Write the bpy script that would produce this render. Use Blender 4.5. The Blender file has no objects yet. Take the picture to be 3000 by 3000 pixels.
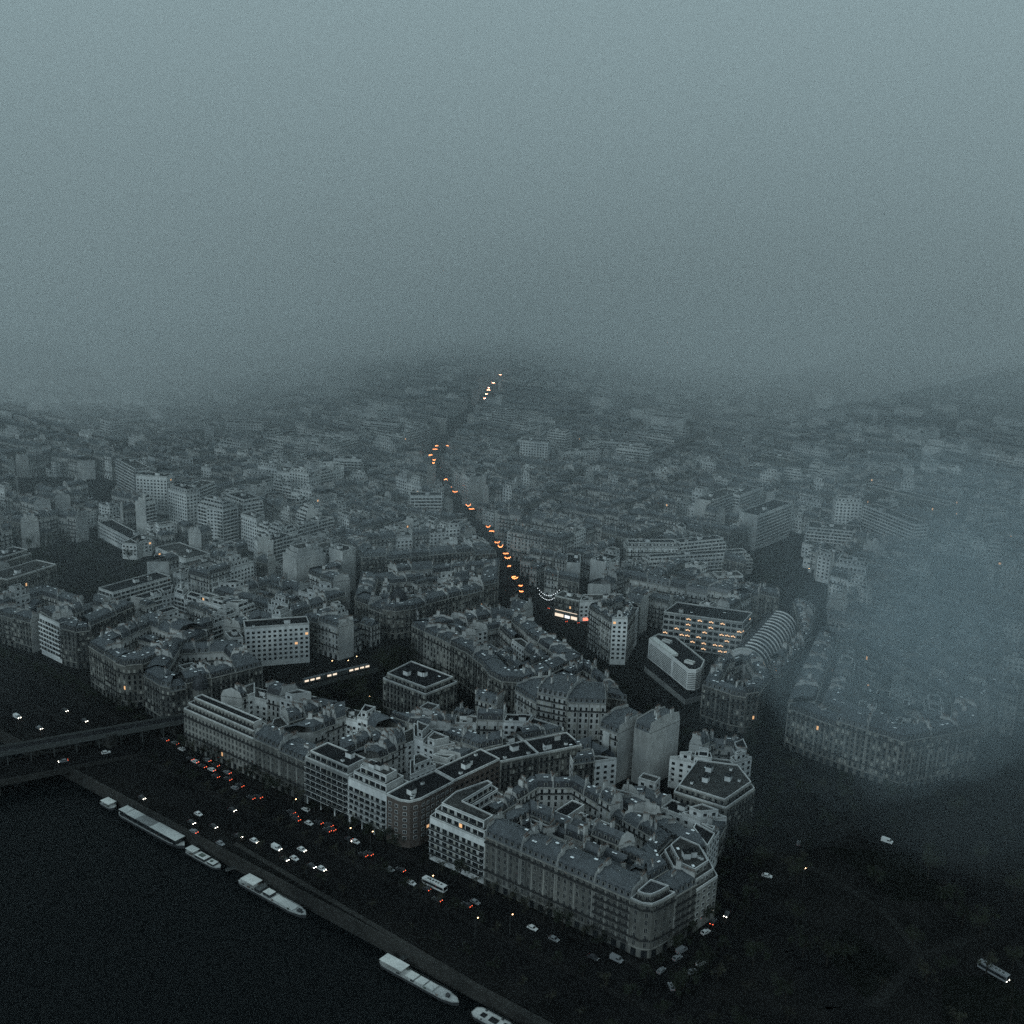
import bpy, math, random
from mathutils import Vector, Matrix
R = math.radians
rng = random.Random(7)
sc = bpy.context.scene
col = sc.collection

# ------------------------------------------------------------------ camera
CAM_H, PITCH, ROLL, FPX = 276.0, 14.5, 2.0, 3300.0
cd = bpy.data.cameras.new('camera')
cd.sensor_width = 36.0
cd.lens = 36.0 * FPX / 3000.0
cd.clip_start = 1.0
cd.clip_end = 30000.0
cam = bpy.data.objects.new('camera', cd)
col.objects.link(cam)
cam.matrix_world = Matrix.Translation((0, 0, CAM_H)) @ Matrix.Rotation(R(90 - PITCH), 4, 'X') @ Matrix.Rotation(R(ROLL), 4, 'Z')
sc.camera = cam

# ------------------------------------------------------------------ sky and light (overcast dusk)
w = bpy.data.worlds.new("World")
sc.world = w
w.use_nodes = True
nt = w.node_tree
nt.nodes.clear()
out = nt.nodes.new('ShaderNodeOutputWorld')
bg = nt.nodes.new('ShaderNodeBackground')
sky = nt.nodes.new('ShaderNodeTexSky')
sky.sky_type = 'NISHITA'
sky.sun_disc = False
sky.sun_elevation = R(20)
sky.sun_rotation = R(216)
sky.air_density = 1.5
sky.dust_density = 6.0
tc = nt.nodes.new('ShaderNodeTexCoord')
sep = nt.nodes.new('ShaderNodeSeparateXYZ')
nt.links.new(tc.outputs['Generated'], sep.inputs[0])
ns = nt.nodes.new('ShaderNodeTexNoise')
ns.inputs['Scale'].default_value = 2.2
ns.inputs['Detail'].default_value = 3.0
nt.links.new(tc.outputs['Generated'], ns.inputs['Vector'])
mad = nt.nodes.new('ShaderNodeMath'); mad.operation = 'MULTIPLY_ADD'
mad.inputs[1].default_value = 0.10; 
nt.links.new(ns.outputs['Fac'], mad.inputs[0]); nt.links.new(sep.outputs['Z'], mad.inputs[2])
ramp = nt.nodes.new('ShaderNodeValToRGB')
cr = ramp.color_ramp
cr.elements[0].position = 0.0;  cr.elements[0].color = (0.165, 0.225, 0.243, 1)
cr.elements[1].position = 0.24; cr.elements[1].color = (0.215, 0.290, 0.312, 1)
e = cr.elements.new(0.12); e.color = (0.192, 0.262, 0.282, 1)
e = cr.elements.new(0.6); e.color = (0.50, 0.655, 0.70, 1)
nt.links.new(mad.outputs[0], ramp.inputs[0])
mul = nt.nodes.new('ShaderNodeVectorMath'); mul.operation = 'SCALE'; mul.inputs['Scale'].default_value = 10.0
nt.links.new(ramp.outputs[0], mul.inputs[0])
mix = nt.nodes.new('ShaderNodeMixRGB'); mix.inputs[0].default_value = 0.985
nt.links.new(sky.outputs[0], mix.inputs[1]); nt.links.new(mul.outputs[0], mix.inputs[2])
nt.links.new(mix.outputs[0], bg.inputs['Color'])
bg.inputs['Strength'].default_value = 0.1
nt.links.new(bg.outputs[0], out.inputs['Surface'])

sl = bpy.data.lights.new('sun', 'SUN')
sl.energy = 0.95
sl.angle = R(30)
sl.color = (0.72, 0.92, 1.0)
sun = bpy.data.objects.new('sun', sl)
col.objects.link(sun)
sun.rotation_euler = (R(70), 0, R(-36))

vs = sc.view_settings
vs.view_transform = 'Standard'; vs.look = 'None'; vs.gamma = 1.0
vs.exposure = 0.05; vs.use_curve_mapping = False
sc.cycles.max_bounces = 5
sc.cycles.diffuse_bounces = 2
sc.cycles.glossy_bounces = 2
sc.cycles.volume_bounces = 2
sc.cycles.use_denoising = False
sc.cycles.sample_clamp_indirect = 2.0
sc.cycles.use_adaptive_sampling = True
sc.cycles.adaptive_threshold = 0.02

# ------------------------------------------------------------------ helpers
_cr, _sr = math.cos(R(ROLL)), math.sin(R(ROLL))
_cp, _sp = math.cos(R(PITCH)), math.sin(R(PITCH))

def G(px, py, z=0.0):
    """the place at height z that the photograph's pixel (of 3000) shows"""
    X, Y = px - 1500.0, 1500.0 - py
    x, y = X * _cr - Y * _sr, X * _sr + Y * _cr
    dx, dy, dz = x, FPX * _cp + y * _sp, -FPX * _sp + y * _cp
    t = (z - CAM_H) / dz
    return (dx * t, dy * t)

def proj(x, y, z):
    """pixel (of 3000) at which a place is seen"""
    zz = z - CAM_H
    f = y * _cp - zz * _sp
    if f <= 1: return (-9999, -9999)
    u = y * _sp + zz * _cp
    a, b = x / f * FPX, u / f * FPX
    X, Y = a * _cr + b * _sr, -a * _sr + b * _cr
    return (1500 + X, 1500 - Y)

QA = (-169.378, 483.210); QU = (0.80516437, -0.59305171); QN = (0.59305171, 0.80516437)
def Q(s, n):
    """s metres along the quay, n metres inland of the water's edge"""
    return (QA[0] + QU[0] * s + QN[0] * n, QA[1] + QU[1] * s + QN[1] * n)

def lerp(a, b, t): return tuple(a[i] + (b[i] - a[i]) * t for i in range(len(a)))
def dist(a, b): return math.hypot(a[0] - b[0], a[1] - b[1])
def area(P): return 0.5 * sum(P[i][0] * P[(i + 1) % len(P)][1] - P[(i + 1) % len(P)][0] * P[i][1] for i in range(len(P)))
def ccw(P): return list(P) if area(P) > 0 else list(reversed(P))
def inside(p, P):
    c = False
    for i in range(len(P)):
        (x1, y1), (x2, y2) = P[i], P[i - 1]
        if (y1 > p[1]) != (y2 > p[1]) and p[0] < (x2 - x1) * (p[1] - y1) / (y2 - y1) + x1: c = not c
    return c
def segd(p, a, b):
    vx, vy = b[0] - a[0], b[1] - a[1]
    t = max(0, min(1, ((p[0] - a[0]) * vx + (p[1] - a[1]) * vy) / (vx * vx + vy * vy + 1e-9)))
    return math.hypot(p[0] - a[0] - t * vx, p[1] - a[1] - t * vy)
def cen(P): return (sum(p[0] for p in P) / len(P), sum(p[1] for p in P) / len(P))
def pxp(L, z): return [G(x, y, z) for x, y in L]

# ------------------------------------------------------------------ materials
M = {}
def mat(name, rgb, rough=0.8, metal=0.0, spec=0.3, noise=0.0, nscale=0.3, streak=False, emis=None, estr=0.0, rgb2=None, objrand=0.0):
    m = bpy.data.materials.new(name); m.use_nodes = True
    t = m.node_tree; b = t.nodes['Principled BSDF']
    b.inputs['Base Color'].default_value = (*rgb, 1)
    b.inputs['Roughness'].default_value = rough
    b.inputs['Metallic'].default_value = metal
    b.inputs['Specular IOR Level'].default_value = spec
    if emis:
        b.inputs['Emission Color'].default_value = (*emis, 1); b.inputs['Emission Strength'].default_value = estr
    if noise or rgb2:
        g = t.nodes.new('ShaderNodeNewGeometry')
        mp = t.nodes.new('ShaderNodeMapping')
        mp.inputs['Scale'].default_value = (1, 1, 0.35) if streak else (1, 1, 1)
        n = t.nodes.new('ShaderNodeTexNoise'); n.inputs['Scale'].default_value = nscale; n.inputs['Detail'].default_value = 4
        r = t.nodes.new('ShaderNodeValToRGB')
        c2 = rgb2 or tuple(c * (1 - noise) for c in rgb)
        r.color_ramp.elements[0].position = 0.32; r.color_ramp.elements[0].color = (*c2, 1)
        r.color_ramp.elements[1].position = 0.68; r.color_ramp.elements[1].color = (*rgb, 1)
        t.links.new(g.outputs['Position'], mp.inputs[0]); t.links.new(mp.outputs[0], n.inputs['Vector'])
        t.links.new(n.outputs['Fac'], r.inputs[0])
        last = r.outputs[0]
        # a second, broader stain pattern
        n2 = t.nodes.new('ShaderNodeTexNoise'); n2.inputs['Scale'].default_value = 0.035; n2.inputs['Detail'].default_value = 3
        t.links.new(g.outputs['Position'], n2.inputs['Vector'])
        r2 = t.nodes.new('ShaderNodeValToRGB')
        r2.color_ramp.elements[0].position = 0.38; r2.color_ramp.elements[0].color = (0.62, 0.64, 0.66, 1)
        r2.color_ramp.elements[1].position = 0.62; r2.color_ramp.elements[1].color = (1, 1, 1, 1)
        t.links.new(n2.outputs['Fac'], r2.inputs[0])
        mx = t.nodes.new('ShaderNodeMixRGB'); mx.blend_type = 'MULTIPLY'; mx.inputs[0].default_value = 1
        t.links.new(last, mx.inputs[1]); t.links.new(r2.outputs[0], mx.inputs[2])
        t.links.new(mx.outputs[0], b.inputs['Base Color'])
    M[name] = m
    return m
mat('stone_a', (0.135, 0.134, 0.124), noise=0.45, nscale=0.5, streak=True)
mat('stone_b', (0.10, 0.101, 0.096), noise=0.45, nscale=0.5, streak=True)
mat('stone_c', (0.25, 0.247, 0.23), noise=0.35, nscale=0.5, streak=True)
mat('render', (0.46, 0.46, 0.45), noise=0.28, nscale=0.5, streak=True)
mat('render_white', (0.70, 0.705, 0.70), noise=0.25, nscale=0.5, streak=True)
mat('concrete', (0.26, 0.265, 0.26), noise=0.35, nscale=0.5, streak=True)
mat('brick', (0.10, 0.08, 0.07), noise=0.3, nscale=0.8)
mat('zinc', (0.066, 0.076, 0.086), rough=0.45, spec=0.5, noise=0.45, nscale=0.45)
mat('slate', (0.032, 0.035, 0.040), rough=0.6, noise=0.4, nscale=0.9)
mat('tile', (0.11, 0.085, 0.075), noise=0.4, nscale=0.8)
mat('gravel', (0.07, 0.07, 0.068), spec=0.04, rough=0.95, noise=0.5, nscale=0.4)
mat('felt', (0.022, 0.023, 0.025), spec=0.04, rough=0.9, noise=0.4, nscale=0.4)
mat('court', (0.03, 0.03, 0.03), spec=0.04, noise=0.4, nscale=0.3)
mat('glass', (0.012, 0.014, 0.016), rough=0.12, spec=0.5)
mat('blind', (0.24, 0.24, 0.22), rough=0.7)
mat('iron', (0.02, 0.021, 0.022), rough=0.6)
mat('pot', (0.12, 0.085, 0.07), rough=0.8)
mat('skylight', (0.75, 0.78, 0.8), rough=0.3)
mat('lit', (0.3, 0.2, 0.1), emis=(1.0, 0.55, 0.26), estr=0.8)
mat('lit_dim', (0.3, 0.2, 0.1), emis=(1.0, 0.62, 0.36), estr=1.3)
mat('lit_cool', (0.3, 0.3, 0.3), emis=(0.9, 0.95, 1.0), estr=1.3)
mat('lamp_warm', (0.3, 0.2, 0.1), emis=(1.0, 0.62, 0.32), estr=7)
mat('garland', (0.3, 0.2, 0.1), emis=(1.0, 0.30, 0.10), estr=6)
mat('garland_far', (0.3, 0.2, 0.1), emis=(1.0, 0.42, 0.25), estr=22)
mat('bulb_white', (0.4, 0.4, 0.4), emis=(0.85, 0.95, 1.0), estr=2.5)
mat('head', (0.6, 0.6, 0.6), emis=(1.0, 0.93, 0.78), estr=14)
mat('tail', (0.4, 0.05, 0.03), emis=(1.0, 0.13, 0.05), estr=3.5)
mat('tail_off', (0.25, 0.02, 0.015), rough=0.3)
mat('shop', (0.4, 0.4, 0.4), emis=(1.0, 0.80, 0.60), estr=1.0)
mat('shop_red', (0.4, 0.1, 0.1), emis=(1.0, 0.26, 0.16), estr=1.6)
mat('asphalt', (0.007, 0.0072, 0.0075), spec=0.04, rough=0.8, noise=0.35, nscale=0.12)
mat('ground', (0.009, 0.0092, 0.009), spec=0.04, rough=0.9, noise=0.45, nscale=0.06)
mat('pavement', (0.013, 0.013, 0.013), spec=0.04, rough=0.85, noise=0.4, nscale=0.4)
mat('quay_stone', (0.04, 0.04, 0.038), spec=0.04, rough=0.85, noise=0.4, nscale=0.5)
mat('paint', (0.42, 0.42, 0.42), rough=0.7, noise=0.5, nscale=1.2)
mat('pale_paving', (0.16, 0.165, 0.16), spec=0.05, noise=0.3, nscale=0.3)
mat('gravel_path', (0.014, 0.0145, 0.014), spec=0.04, noise=0.3, nscale=0.5)
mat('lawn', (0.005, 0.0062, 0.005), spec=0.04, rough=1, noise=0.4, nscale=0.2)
mat('bark', (0.022, 0.02, 0.018), spec=0.04, rough=0.95)
mat('leaf_a', (0.014, 0.018, 0.013), spec=0.04, rough=0.95)
mat('leaf_b', (0.024, 0.028, 0.020), spec=0.04, rough=0.95)
mat('leaf_c', (0.034, 0.034, 0.026), spec=0.04, rough=0.95)
mat('deck', (0.50, 0.51, 0.50), rough=0.6, noise=0.25, nscale=0.8)
mat('boat_roof', (0.58, 0.59, 0.57), rough=0.5, noise=0.2, nscale=0.8)
mat('hull', (0.035, 0.037, 0.04), rough=0.5)
mat('hull_line', (0.25, 0.26, 0.26), rough=0.5)
mat('tarp', (0.07, 0.09, 0.075), rough=0.8)
mat('car_white', (0.5, 0.51, 0.51), rough=0.3, spec=0.5)
mat('car_grey', (0.16, 0.17, 0.18), rough=0.3, spec=0.5)
mat('car_dark', (0.03, 0.032, 0.036), rough=0.3, spec=0.5)
mat('tyre', (0.012, 0.012, 0.012), rough=0.9)
mat('rim', (0.3, 0.3, 0.3), rough=0.4, metal=0.8)
mat('steel', (0.05, 0.055, 0.055), rough=0.5)
mat('water', (0.002, 0.003, 0.0035), rough=0.3, spec=0.03)
# rippled water
t = M['water'].node_tree; b = t.nodes['Principled BSDF']
g = t.nodes.new('ShaderNodeNewGeometry'); n = t.nodes.new('ShaderNodeTexNoise'); bp = t.nodes.new('ShaderNodeBump')
n.inputs['Scale'].default_value = 0.35; n.inputs['Detail'].default_value = 5
bp.inputs['Strength'].default_value = 0.5; bp.inputs['Distance'].default_value = 0.6
t.links.new(g.outputs['Position'], n.inputs['Vector']); t.links.new(n.outputs['Fac'], bp.inputs['Height']); t.links.new(bp.outputs[0], b.inputs['Normal'])

# ------------------------------------------------------------------ mesh collector
class MB:
    def __init__(s): s.v, s.f, s.m = [], [], []
    def face(s, pts, mat):
        k = len(s.v); s.v.extend(pts); s.f.append(tuple(range(k, k + len(pts)))); s.m.append(mat)
    def quad(s, a, b, c, d, mat): s.face([a, b, c, d], mat)
    def prism(s, P, z0, z1, mat, top=None, bottom=False):
        P = ccw(P); n = len(P)
        for i in range(n):
            a, b = P[i], P[(i + 1) % n]
            s.quad((*a, z0), (*b, z0), (*b, z1), (*a, z1), mat)
        s.face([(*p, z1) for p in P], top or mat)
        if bottom: s.face([(*p, z0) for p in reversed(P)], mat)
    def box(s, c, d, mat, ang=0.0, top=None):
        """centre of its base, size, turn about z"""
        ca, sa = math.cos(ang), math.sin(ang)
        P = [(c[0] + x * ca - y * sa, c[1] + x * sa + y * ca) for x, y in
             ((-d[0] / 2, -d[1] / 2), (d[0] / 2, -d[1] / 2), (d[0] / 2, d[1] / 2), (-d[0] / 2, d[1] / 2))]
        s.prism(P, c[2], c[2] + d[2], mat, top, True)
    def tube(s, a, b, r0, r1, mat, k=6):
        a, b = Vector(a), Vector(b); d = (b - a).normalized()
        x = d.orthogonal().normalized(); y = d.cross(x)
        A = [a + (x * math.cos(2 * math.pi * i / k) + y * math.sin(2 * math.pi * i / k)) * r0 for i in range(k)]
        B = [b + (x * math.cos(2 * math.pi * i / k) + y * math.sin(2 * math.pi * i / k)) * r1 for i in range(k)]
        for i in range(k):
            j = (i + 1) % k; s.quad(tuple(A[i]), tuple(A[j]), tuple(B[j]), tuple(B[i]), mat)
        s.face([tuple(p) for p in B], mat); s.face([tuple(p) for p in reversed(A)], mat)
    def add(s, o, mx=None):
        k = len(s.v)
        if mx is None: s.v.extend(o.v)
        else: s.v.extend([tuple(mx @ Vector(p)) for p in o.v])
        s.f.extend([tuple(i + k for i in f) for f in o.f]); s.m.extend(o.m)
    def mesh(s, name, org=(0, 0, 0)):
        me = bpy.data.meshes.new(name)
        me.from_pydata([(x - org[0], y - org[1], z - org[2]) for x, y, z in s.v], [], s.f)
        names = []; idx = []
        for m in s.m:
            if m not in names: names.append(m)
            idx.append(names.index(m))
        for m in names: me.materials.append(M[m])
        me.polygons.foreach_set('material_index', idx)
        me.update()
        return me

def tag(o, label=None, cat=None, group=None, kind=None):
    if label: o['label'] = label
    if cat: o['category'] = cat
    if group: o['group'] = group
    if kind: o['kind'] = kind
    return o
def link(name, me, parent=None, mx=None):
    o = bpy.data.objects.new(name, me); col.objects.link(o)
    if mx is not None: o.matrix_local = mx
    if parent is not None: o.parent = parent
    return o
def empty(name, loc, rz=0.0):
    o = bpy.data.objects.new(name, None); col.objects.link(o); o.location = loc; o.rotation_euler = (0, 0, rz)
    o.empty_display_size = 1.0
    return o
def build(mb, name, parent=None, org=(0, 0, 0)): return link(name, mb.mesh(name, org), parent)
def copy_tree(o, kids, parent=None):
    c = o.copy(); col.objects.link(c); c.parent = parent
    for ch in kids.get(o.name, []): copy_tree(ch, kids, c)
    return c
def kidmap(root):
    K = {}
    def rec(o):
        K[o.name] = list(o.children)
        for ch in o.children: rec(ch)
    rec(root); return K
def structure(mb, name): return tag(build(mb, name), kind='structure')

# ------------------------------------------------------------------ ground, river, roads
F = MB()
BIG = 9000
# ground sheet: inland of the water's edge
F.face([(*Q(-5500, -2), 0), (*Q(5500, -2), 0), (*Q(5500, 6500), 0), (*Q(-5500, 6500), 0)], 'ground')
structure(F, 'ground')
W = MB(); W.face([(*Q(-5500, -2500), -6), (*Q(5500, -2500), -6), (*Q(5500, -2.2), -6), (*Q(-5500, -2.2), -6)], 'water')
structure(W, 'river_water')
EW = MB(); EW.prism([Q(-900, -2.2), Q(900, -2.2), Q(900, -0.9), Q(-900, -0.9)], -7.5, 0.5, 'quay_stone')
tag(build(EW, 'embankment_wall'), 'long dark stone embankment wall along the water edge behind the moored boats', 'wall')

def strip(pts, wd, z, mb, m):
    """a ribbon of width wd along a polyline"""
    for i in range(len(pts) - 1):
        a, b = pts[i], pts[i + 1]; L = dist(a, b) or 1
        nx, ny = -(b[1] - a[1]) / L * wd / 2, (b[0] - a[0]) / L * wd / 2
        mb.quad((a[0] - nx, a[1] - ny, z), (b[0] - nx, b[1] - ny, z), (b[0] + nx, b[1] + ny, z), (a[0] + nx, a[1] + ny, z), m)
def qstrip(n0, n1, s0, s1, z, mb, m): mb.face([(*Q(s0, n0), z), (*Q(s1, n0), z), (*Q(s1, n1), z), (*Q(s0, n1), z)], m)

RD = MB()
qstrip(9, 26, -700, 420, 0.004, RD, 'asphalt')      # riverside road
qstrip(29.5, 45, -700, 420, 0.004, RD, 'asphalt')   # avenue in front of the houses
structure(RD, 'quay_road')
PV = MB()
PV.prism([Q(-700, 45), Q(250, 45), Q(250, 50), Q(-700, 50)], -0.2, 0.13, 'pavement')
PV.prism([Q(-700, 26), Q(400, 26), Q(400, 29.5), Q(-700, 29.5)], -0.2, 0.12, 'pavement')
structure(PV, 'pavement')
PR = MB()
pr = [(s, 6.0 - 0.047 * max(0, s - 40)) for s in range(58, 330, 12)]
for i in range(len(pr) - 1):
    a, b = pr[i], pr[i + 1]
    PR.prism([Q(a[0], a[1] - 1.1), Q(b[0], b[1] - 1.1), Q(b[0], b[1] + 1.1), Q(a[0], a[1] + 1.1)], 0.0, 0.35, 'quay_stone')
structure(PR, 'promenade_path')
MK = MB()
for s0 in range(-200, 400, 9):
    qstrip(17.4, 17.6, s0, s0 + 3, 0.012, MK, 'paint')
    qstrip(37.1, 37.25, s0, s0 + 3, 0.012, MK, 'paint')
qstrip(29.55, 29.8, -80, 125, 0.012, MK, 'paint')
qstrip(9.2, 9.4, -60, 300, 0.012, MK, 'paint')
def crosswalk(p, ang, wd, ln):
    ca, sa = math.cos(ang), math.sin(ang)
    k = int(wd / 1.1)
    for i in range(k):
        o = (i - (k - 1) / 2) * 1.1
        c = (p[0] + ca * o, p[1] + sa * o)
        P = [(c[0] + x * ca - y * sa, c[1] + x * sa + y * ca) for x, y in ((-.27, -ln / 2), (.27, -ln / 2), (.27, ln / 2), (-.27, ln / 2))]
        MK.face([(*q, 0.016) for q in P], 'paint')
QANG = math.atan2(QU[1], QU[0])
for (px, py, a, wd, ln) in [(1105, 2500, QANG + R(90), 13, 4.5), (955, 2577, QANG + R(90), 12, 4.5), (2145, 2610, R(50), 18, 5), (2225, 2600, R(140), 10, 4),
                            (1930, 2870, R(50), 14, 4.5), (2530, 2470, R(60), 20, 5), (2180, 2665, R(140), 9, 4), (1625, 1782, R(-40), 12, 4)]:
    crosswalk(G(px, py), a, wd, ln)
# streets between the blocks, as pixel centre lines at street level
STREETS = [
    ('side_street', [Q(129, 47), Q(131, 90), Q(141, 116), Q(160, 143), Q(182, 172), Q(190, 212)], 12),
    ('avenue', [Q(258, 20), Q(258, 90), Q(240, 150), Q(218, 215), Q(197, 265), Q(172, 370), Q(150, 440), Q(120, 520)], 17),
    ('boulevard', [Q(12, 330), Q(20, 306), Q(50, 283), Q(95, 258), Q(140, 235), Q(175, 222), Q(205, 214)], 18),
    ('shopping_street', [G(1620, 1790), G(1528, 1733, 9), G(1505, 1690, 9), G(1487, 1640, 9), G(1462, 1597, 13), G(1435, 1550, 15), G(1378, 1487, 15), G(1330, 1440, 15), G(1303, 1404, 15), G(1272, 1357, 15), G(1262, 1333, 15), G(1277, 1310, 15), G(1330, 1240, 15), G(1400, 1180, 15), G(1430, 1140, 15), G(1466, 1098, 15)], 15),
    ('viaduct_boulevard', [Q(-62, 40), Q(-48, 90), Q(-34, 150), Q(-20, 200), Q(-45, 232)], 22),
    ('park_road', [G(3100, 2880), G(2900, 2670), G(2700, 2500), G(2400, 2330), Q(225, 215)], 15),
    ('bridge_approach', [G(2600, 3200), G(2480, 2950), G(2350, 2780), G(2200, 2640)], 16),
    ('far_street', [Q(-45, 120), Q(-70, 140), Q(-130, 130), Q(-215, 128), Q(-330, 150)], 9),
    ('pale_street', [G(330, 1475), G(560, 1560), G(760, 1655), G(800, 1680)], 17),
    ('cross_street', [Q(-48, 228), Q(-40, 300), Q(-20, 335), Q(10, 338)], 11),
]
SB = MB()
for i, (nm, pts, wd) in enumerate(STREETS):
    strip(pts, wd, 0.018 + 0.004 * i, SB, 'asphalt' if nm != 'pale_street' else 'pale_paving')
structure(SB, 'streets')
GP = MB()
for (pts, wd, z) in (([G(2700, 2480), G(2790, 2580), G(2870, 2660), G(2960, 2770), G(3060, 2900)], 5, .03), ([G(2560, 2950), G(2700, 2800), G(2870, 2740), G(3050, 2720)], 4, .034), ([G(2260, 2500), G(2420, 2560), G(2600, 2680), G(2700, 2800)], 3.5, .038)):
    strip(pts, wd, z, GP, 'gravel_path')
structure(GP, 'garden_path')
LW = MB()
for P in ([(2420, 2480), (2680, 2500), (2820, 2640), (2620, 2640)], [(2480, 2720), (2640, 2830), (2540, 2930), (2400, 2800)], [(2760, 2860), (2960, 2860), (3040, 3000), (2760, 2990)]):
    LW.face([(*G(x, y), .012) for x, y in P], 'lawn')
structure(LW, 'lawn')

# ------------------------------------------------------------------ small repeated pieces
def T_window():
    m = MB()   # origin at the middle of the sill on the wall, facing -y
    m.box((0, -0.03, 0), (1.5, 0.10, 2.3), 'stone_c')
    m.quad((-.55, -.09, .12), (.55, -.09, .12), (.55, -.09, 2.15), (-.55, -.09, 2.15), 'glass')
    m.box((0, -0.10, .1), (.07, 0.05, 2.0), 'render')
    return m
def T_balcony_window():
    m = T_window()
    m.box((0, -0.34, -0.02), (1.7, 0.5, 0.12), 'stone_b')
    m.box((0, -0.56, 0.10), (1.7, 0.05, 0.9), 'iron')
    return m
def T_square():
    m = MB()
    m.box((0, -0.03, 0), (1.8, 0.12, 1.6), 'render_white')
    m.quad((-.78, -.10, .1), (.78, -.10, .1), (.78, -.10, 1.5), (-.78, -.10, 1.5), 'glass')
    m.box((0, -0.11, .1), (.07, 0.05, 1.4), 'render')
    return m
def T_office():
    m = MB()
    m.box((0, -0.03, 0), (3.5, 0.12, 2.5), 'render_white')
    m.quad((-1.6, -.10, .1), (1.6, -.10, .1), (1.6, -.10, 2.4), (-1.6, -.10, 2.4), 'glass')
    m.box((0, -0.11, .1), (.08, 0.05, 2.3), 'iron')
    return m
def relit(m, lit):
    c = MB(); c.v, c.f, c.m = list(m.v), list(m.f), list(m.m)
    if lit == 'lit': c.m = ['lit' if x == 'glass' else x for x in c.m]
    else:
        for x0, x1, z0, z1 in ((-1.4, -.5, .9, 1.7), (-.3, .4, 1.2, 2.1), (.6, 1.4, .8, 1.5)): c.quad((x0, -.13, z0), (x1, -.13, z0), (x1, -.13, z1), (x0, -.13, z1), 'lit_dim')
    return c
def T_dormer():
    m = MB()   # origin on the eave line, facing -y
    m.box((0, 0.95, 0), (1.5, 1.9, 2.1), 'stone_c')
    m.quad((-.48, -.02, .35), (.48, -.02, .35), (.48, -.02, 1.85), (-.48, -.02, 1.85), 'glass')
    m.box((0, 0.92, 2.1), (1.75, 2.1, 0.16), 'zinc')
    m.box((0, 0.92, 2.26), (1.1, 2.0, 0.25), 'zinc')
    return m
def T_chimney(L, h=2.2):
    m = MB()
    m.box((0, 0, 0), (L, 0.75, h), 'render')
    m.box((0, 0, h), (L + .2, 0.95, 0.18), 'concrete')
    k = max(2, int(L / .62))
    for i in range(k):
        x = (i - (k - 1) / 2) * (L - .5) / max(1, k - 1)
        m.box((x, 0, h + .18), (.28, .28, .55 + .25 * ((i * 7) % 3)), 'pot')
    return m
def T_skylight():
    m = MB(); m.box((0, 0, 0), (1.6, 1.1, .25), 'zinc', top='skylight'); return m
def T_hut():
    m = MB(); m.box((0, 0, 0), (3.6, 2.8, 2.4), 'render_white', top='felt'); m.box((0, 0, 2.4), (3.9, 3.1, .15), 'render', top='felt')
    m.box((1.0, 0.2, 2.55), (.5, .5, .7), 'steel'); return m
def T_vent():
    m = MB(); m.box((0, 0, 0), (1.5, 1.2, .9), 'render_white'); m.box((0, 0, .9), (1.0, .8, .3), 'steel'); return m
TPL = {'window_h': T_window(), 'window_b': T_balcony_window(), 'window_s': T_square(), 'window_o': T_office(), 'dormer': T_dormer(), 'chimney_3': T_chimney(3.0),
       'chimney_5': T_chimney(5.0), 'chimney_7': T_chimney(7.0), 'chimney_t': T_chimney(2.2, 4.2), 'skylight': T_skylight(), 'stair_hut': T_hut(), 'vent': T_vent()}
for k in ('window_h', 'window_b', 'window_s', 'window_o'): TPL[k + '_lit'] = relit(TPL[k], 'lit' if k != 'window_o' else 'lit_dim')
TME = {k: v.mesh(k) for k, v in TPL.items()}
NICE = {'chimney_3': 'chimney', 'chimney_5': 'chimney', 'chimney_7': 'chimney', 'chimney_t': 'chimney'}
for k in list(TPL):
    if k.startswith('window'): NICE[k] = 'window'

# ------------------------------------------------------------------ buildings
class Rec:
    """a building before it becomes objects: parts (name -> MB) and repeated pieces"""
    def __init__(s, P, H, kind): s.P, s.H, s.kind = P, H, kind; s.parts = {}; s.inst = []; s.label = None; s.group = None; s.win = []; s.name = 'building'; s.cat = 'building'; s.det = 0
    def part(s, n):
        if n not in s.parts: s.parts[n] = MB()
        return s.parts[n]

def wallmx(a, b, t, z, off=0.0):
    """matrix at distance t along a->b, facing outwards (right of a->b)"""
    L = dist(a, b); ux, uy = (b[0] - a[0]) / L, (b[1] - a[1]) / L
    return Matrix.Translation((a[0] + ux * t + uy * off, a[1] + uy * t - ux * off, z)) @ Matrix.Rotation(math.atan2(uy, ux), 4, 'Z')

def faces_cam(a, b):
    nx, ny = (b[1] - a[1]), -(b[0] - a[0]); mx, my = (a[0] + b[0]) / 2, (a[1] + b[1]) / 2
    L = math.hypot(nx, ny) or 1
    return (nx * -mx + ny * -my) / L / math.hypot(mx, my) > -0.12

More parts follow.
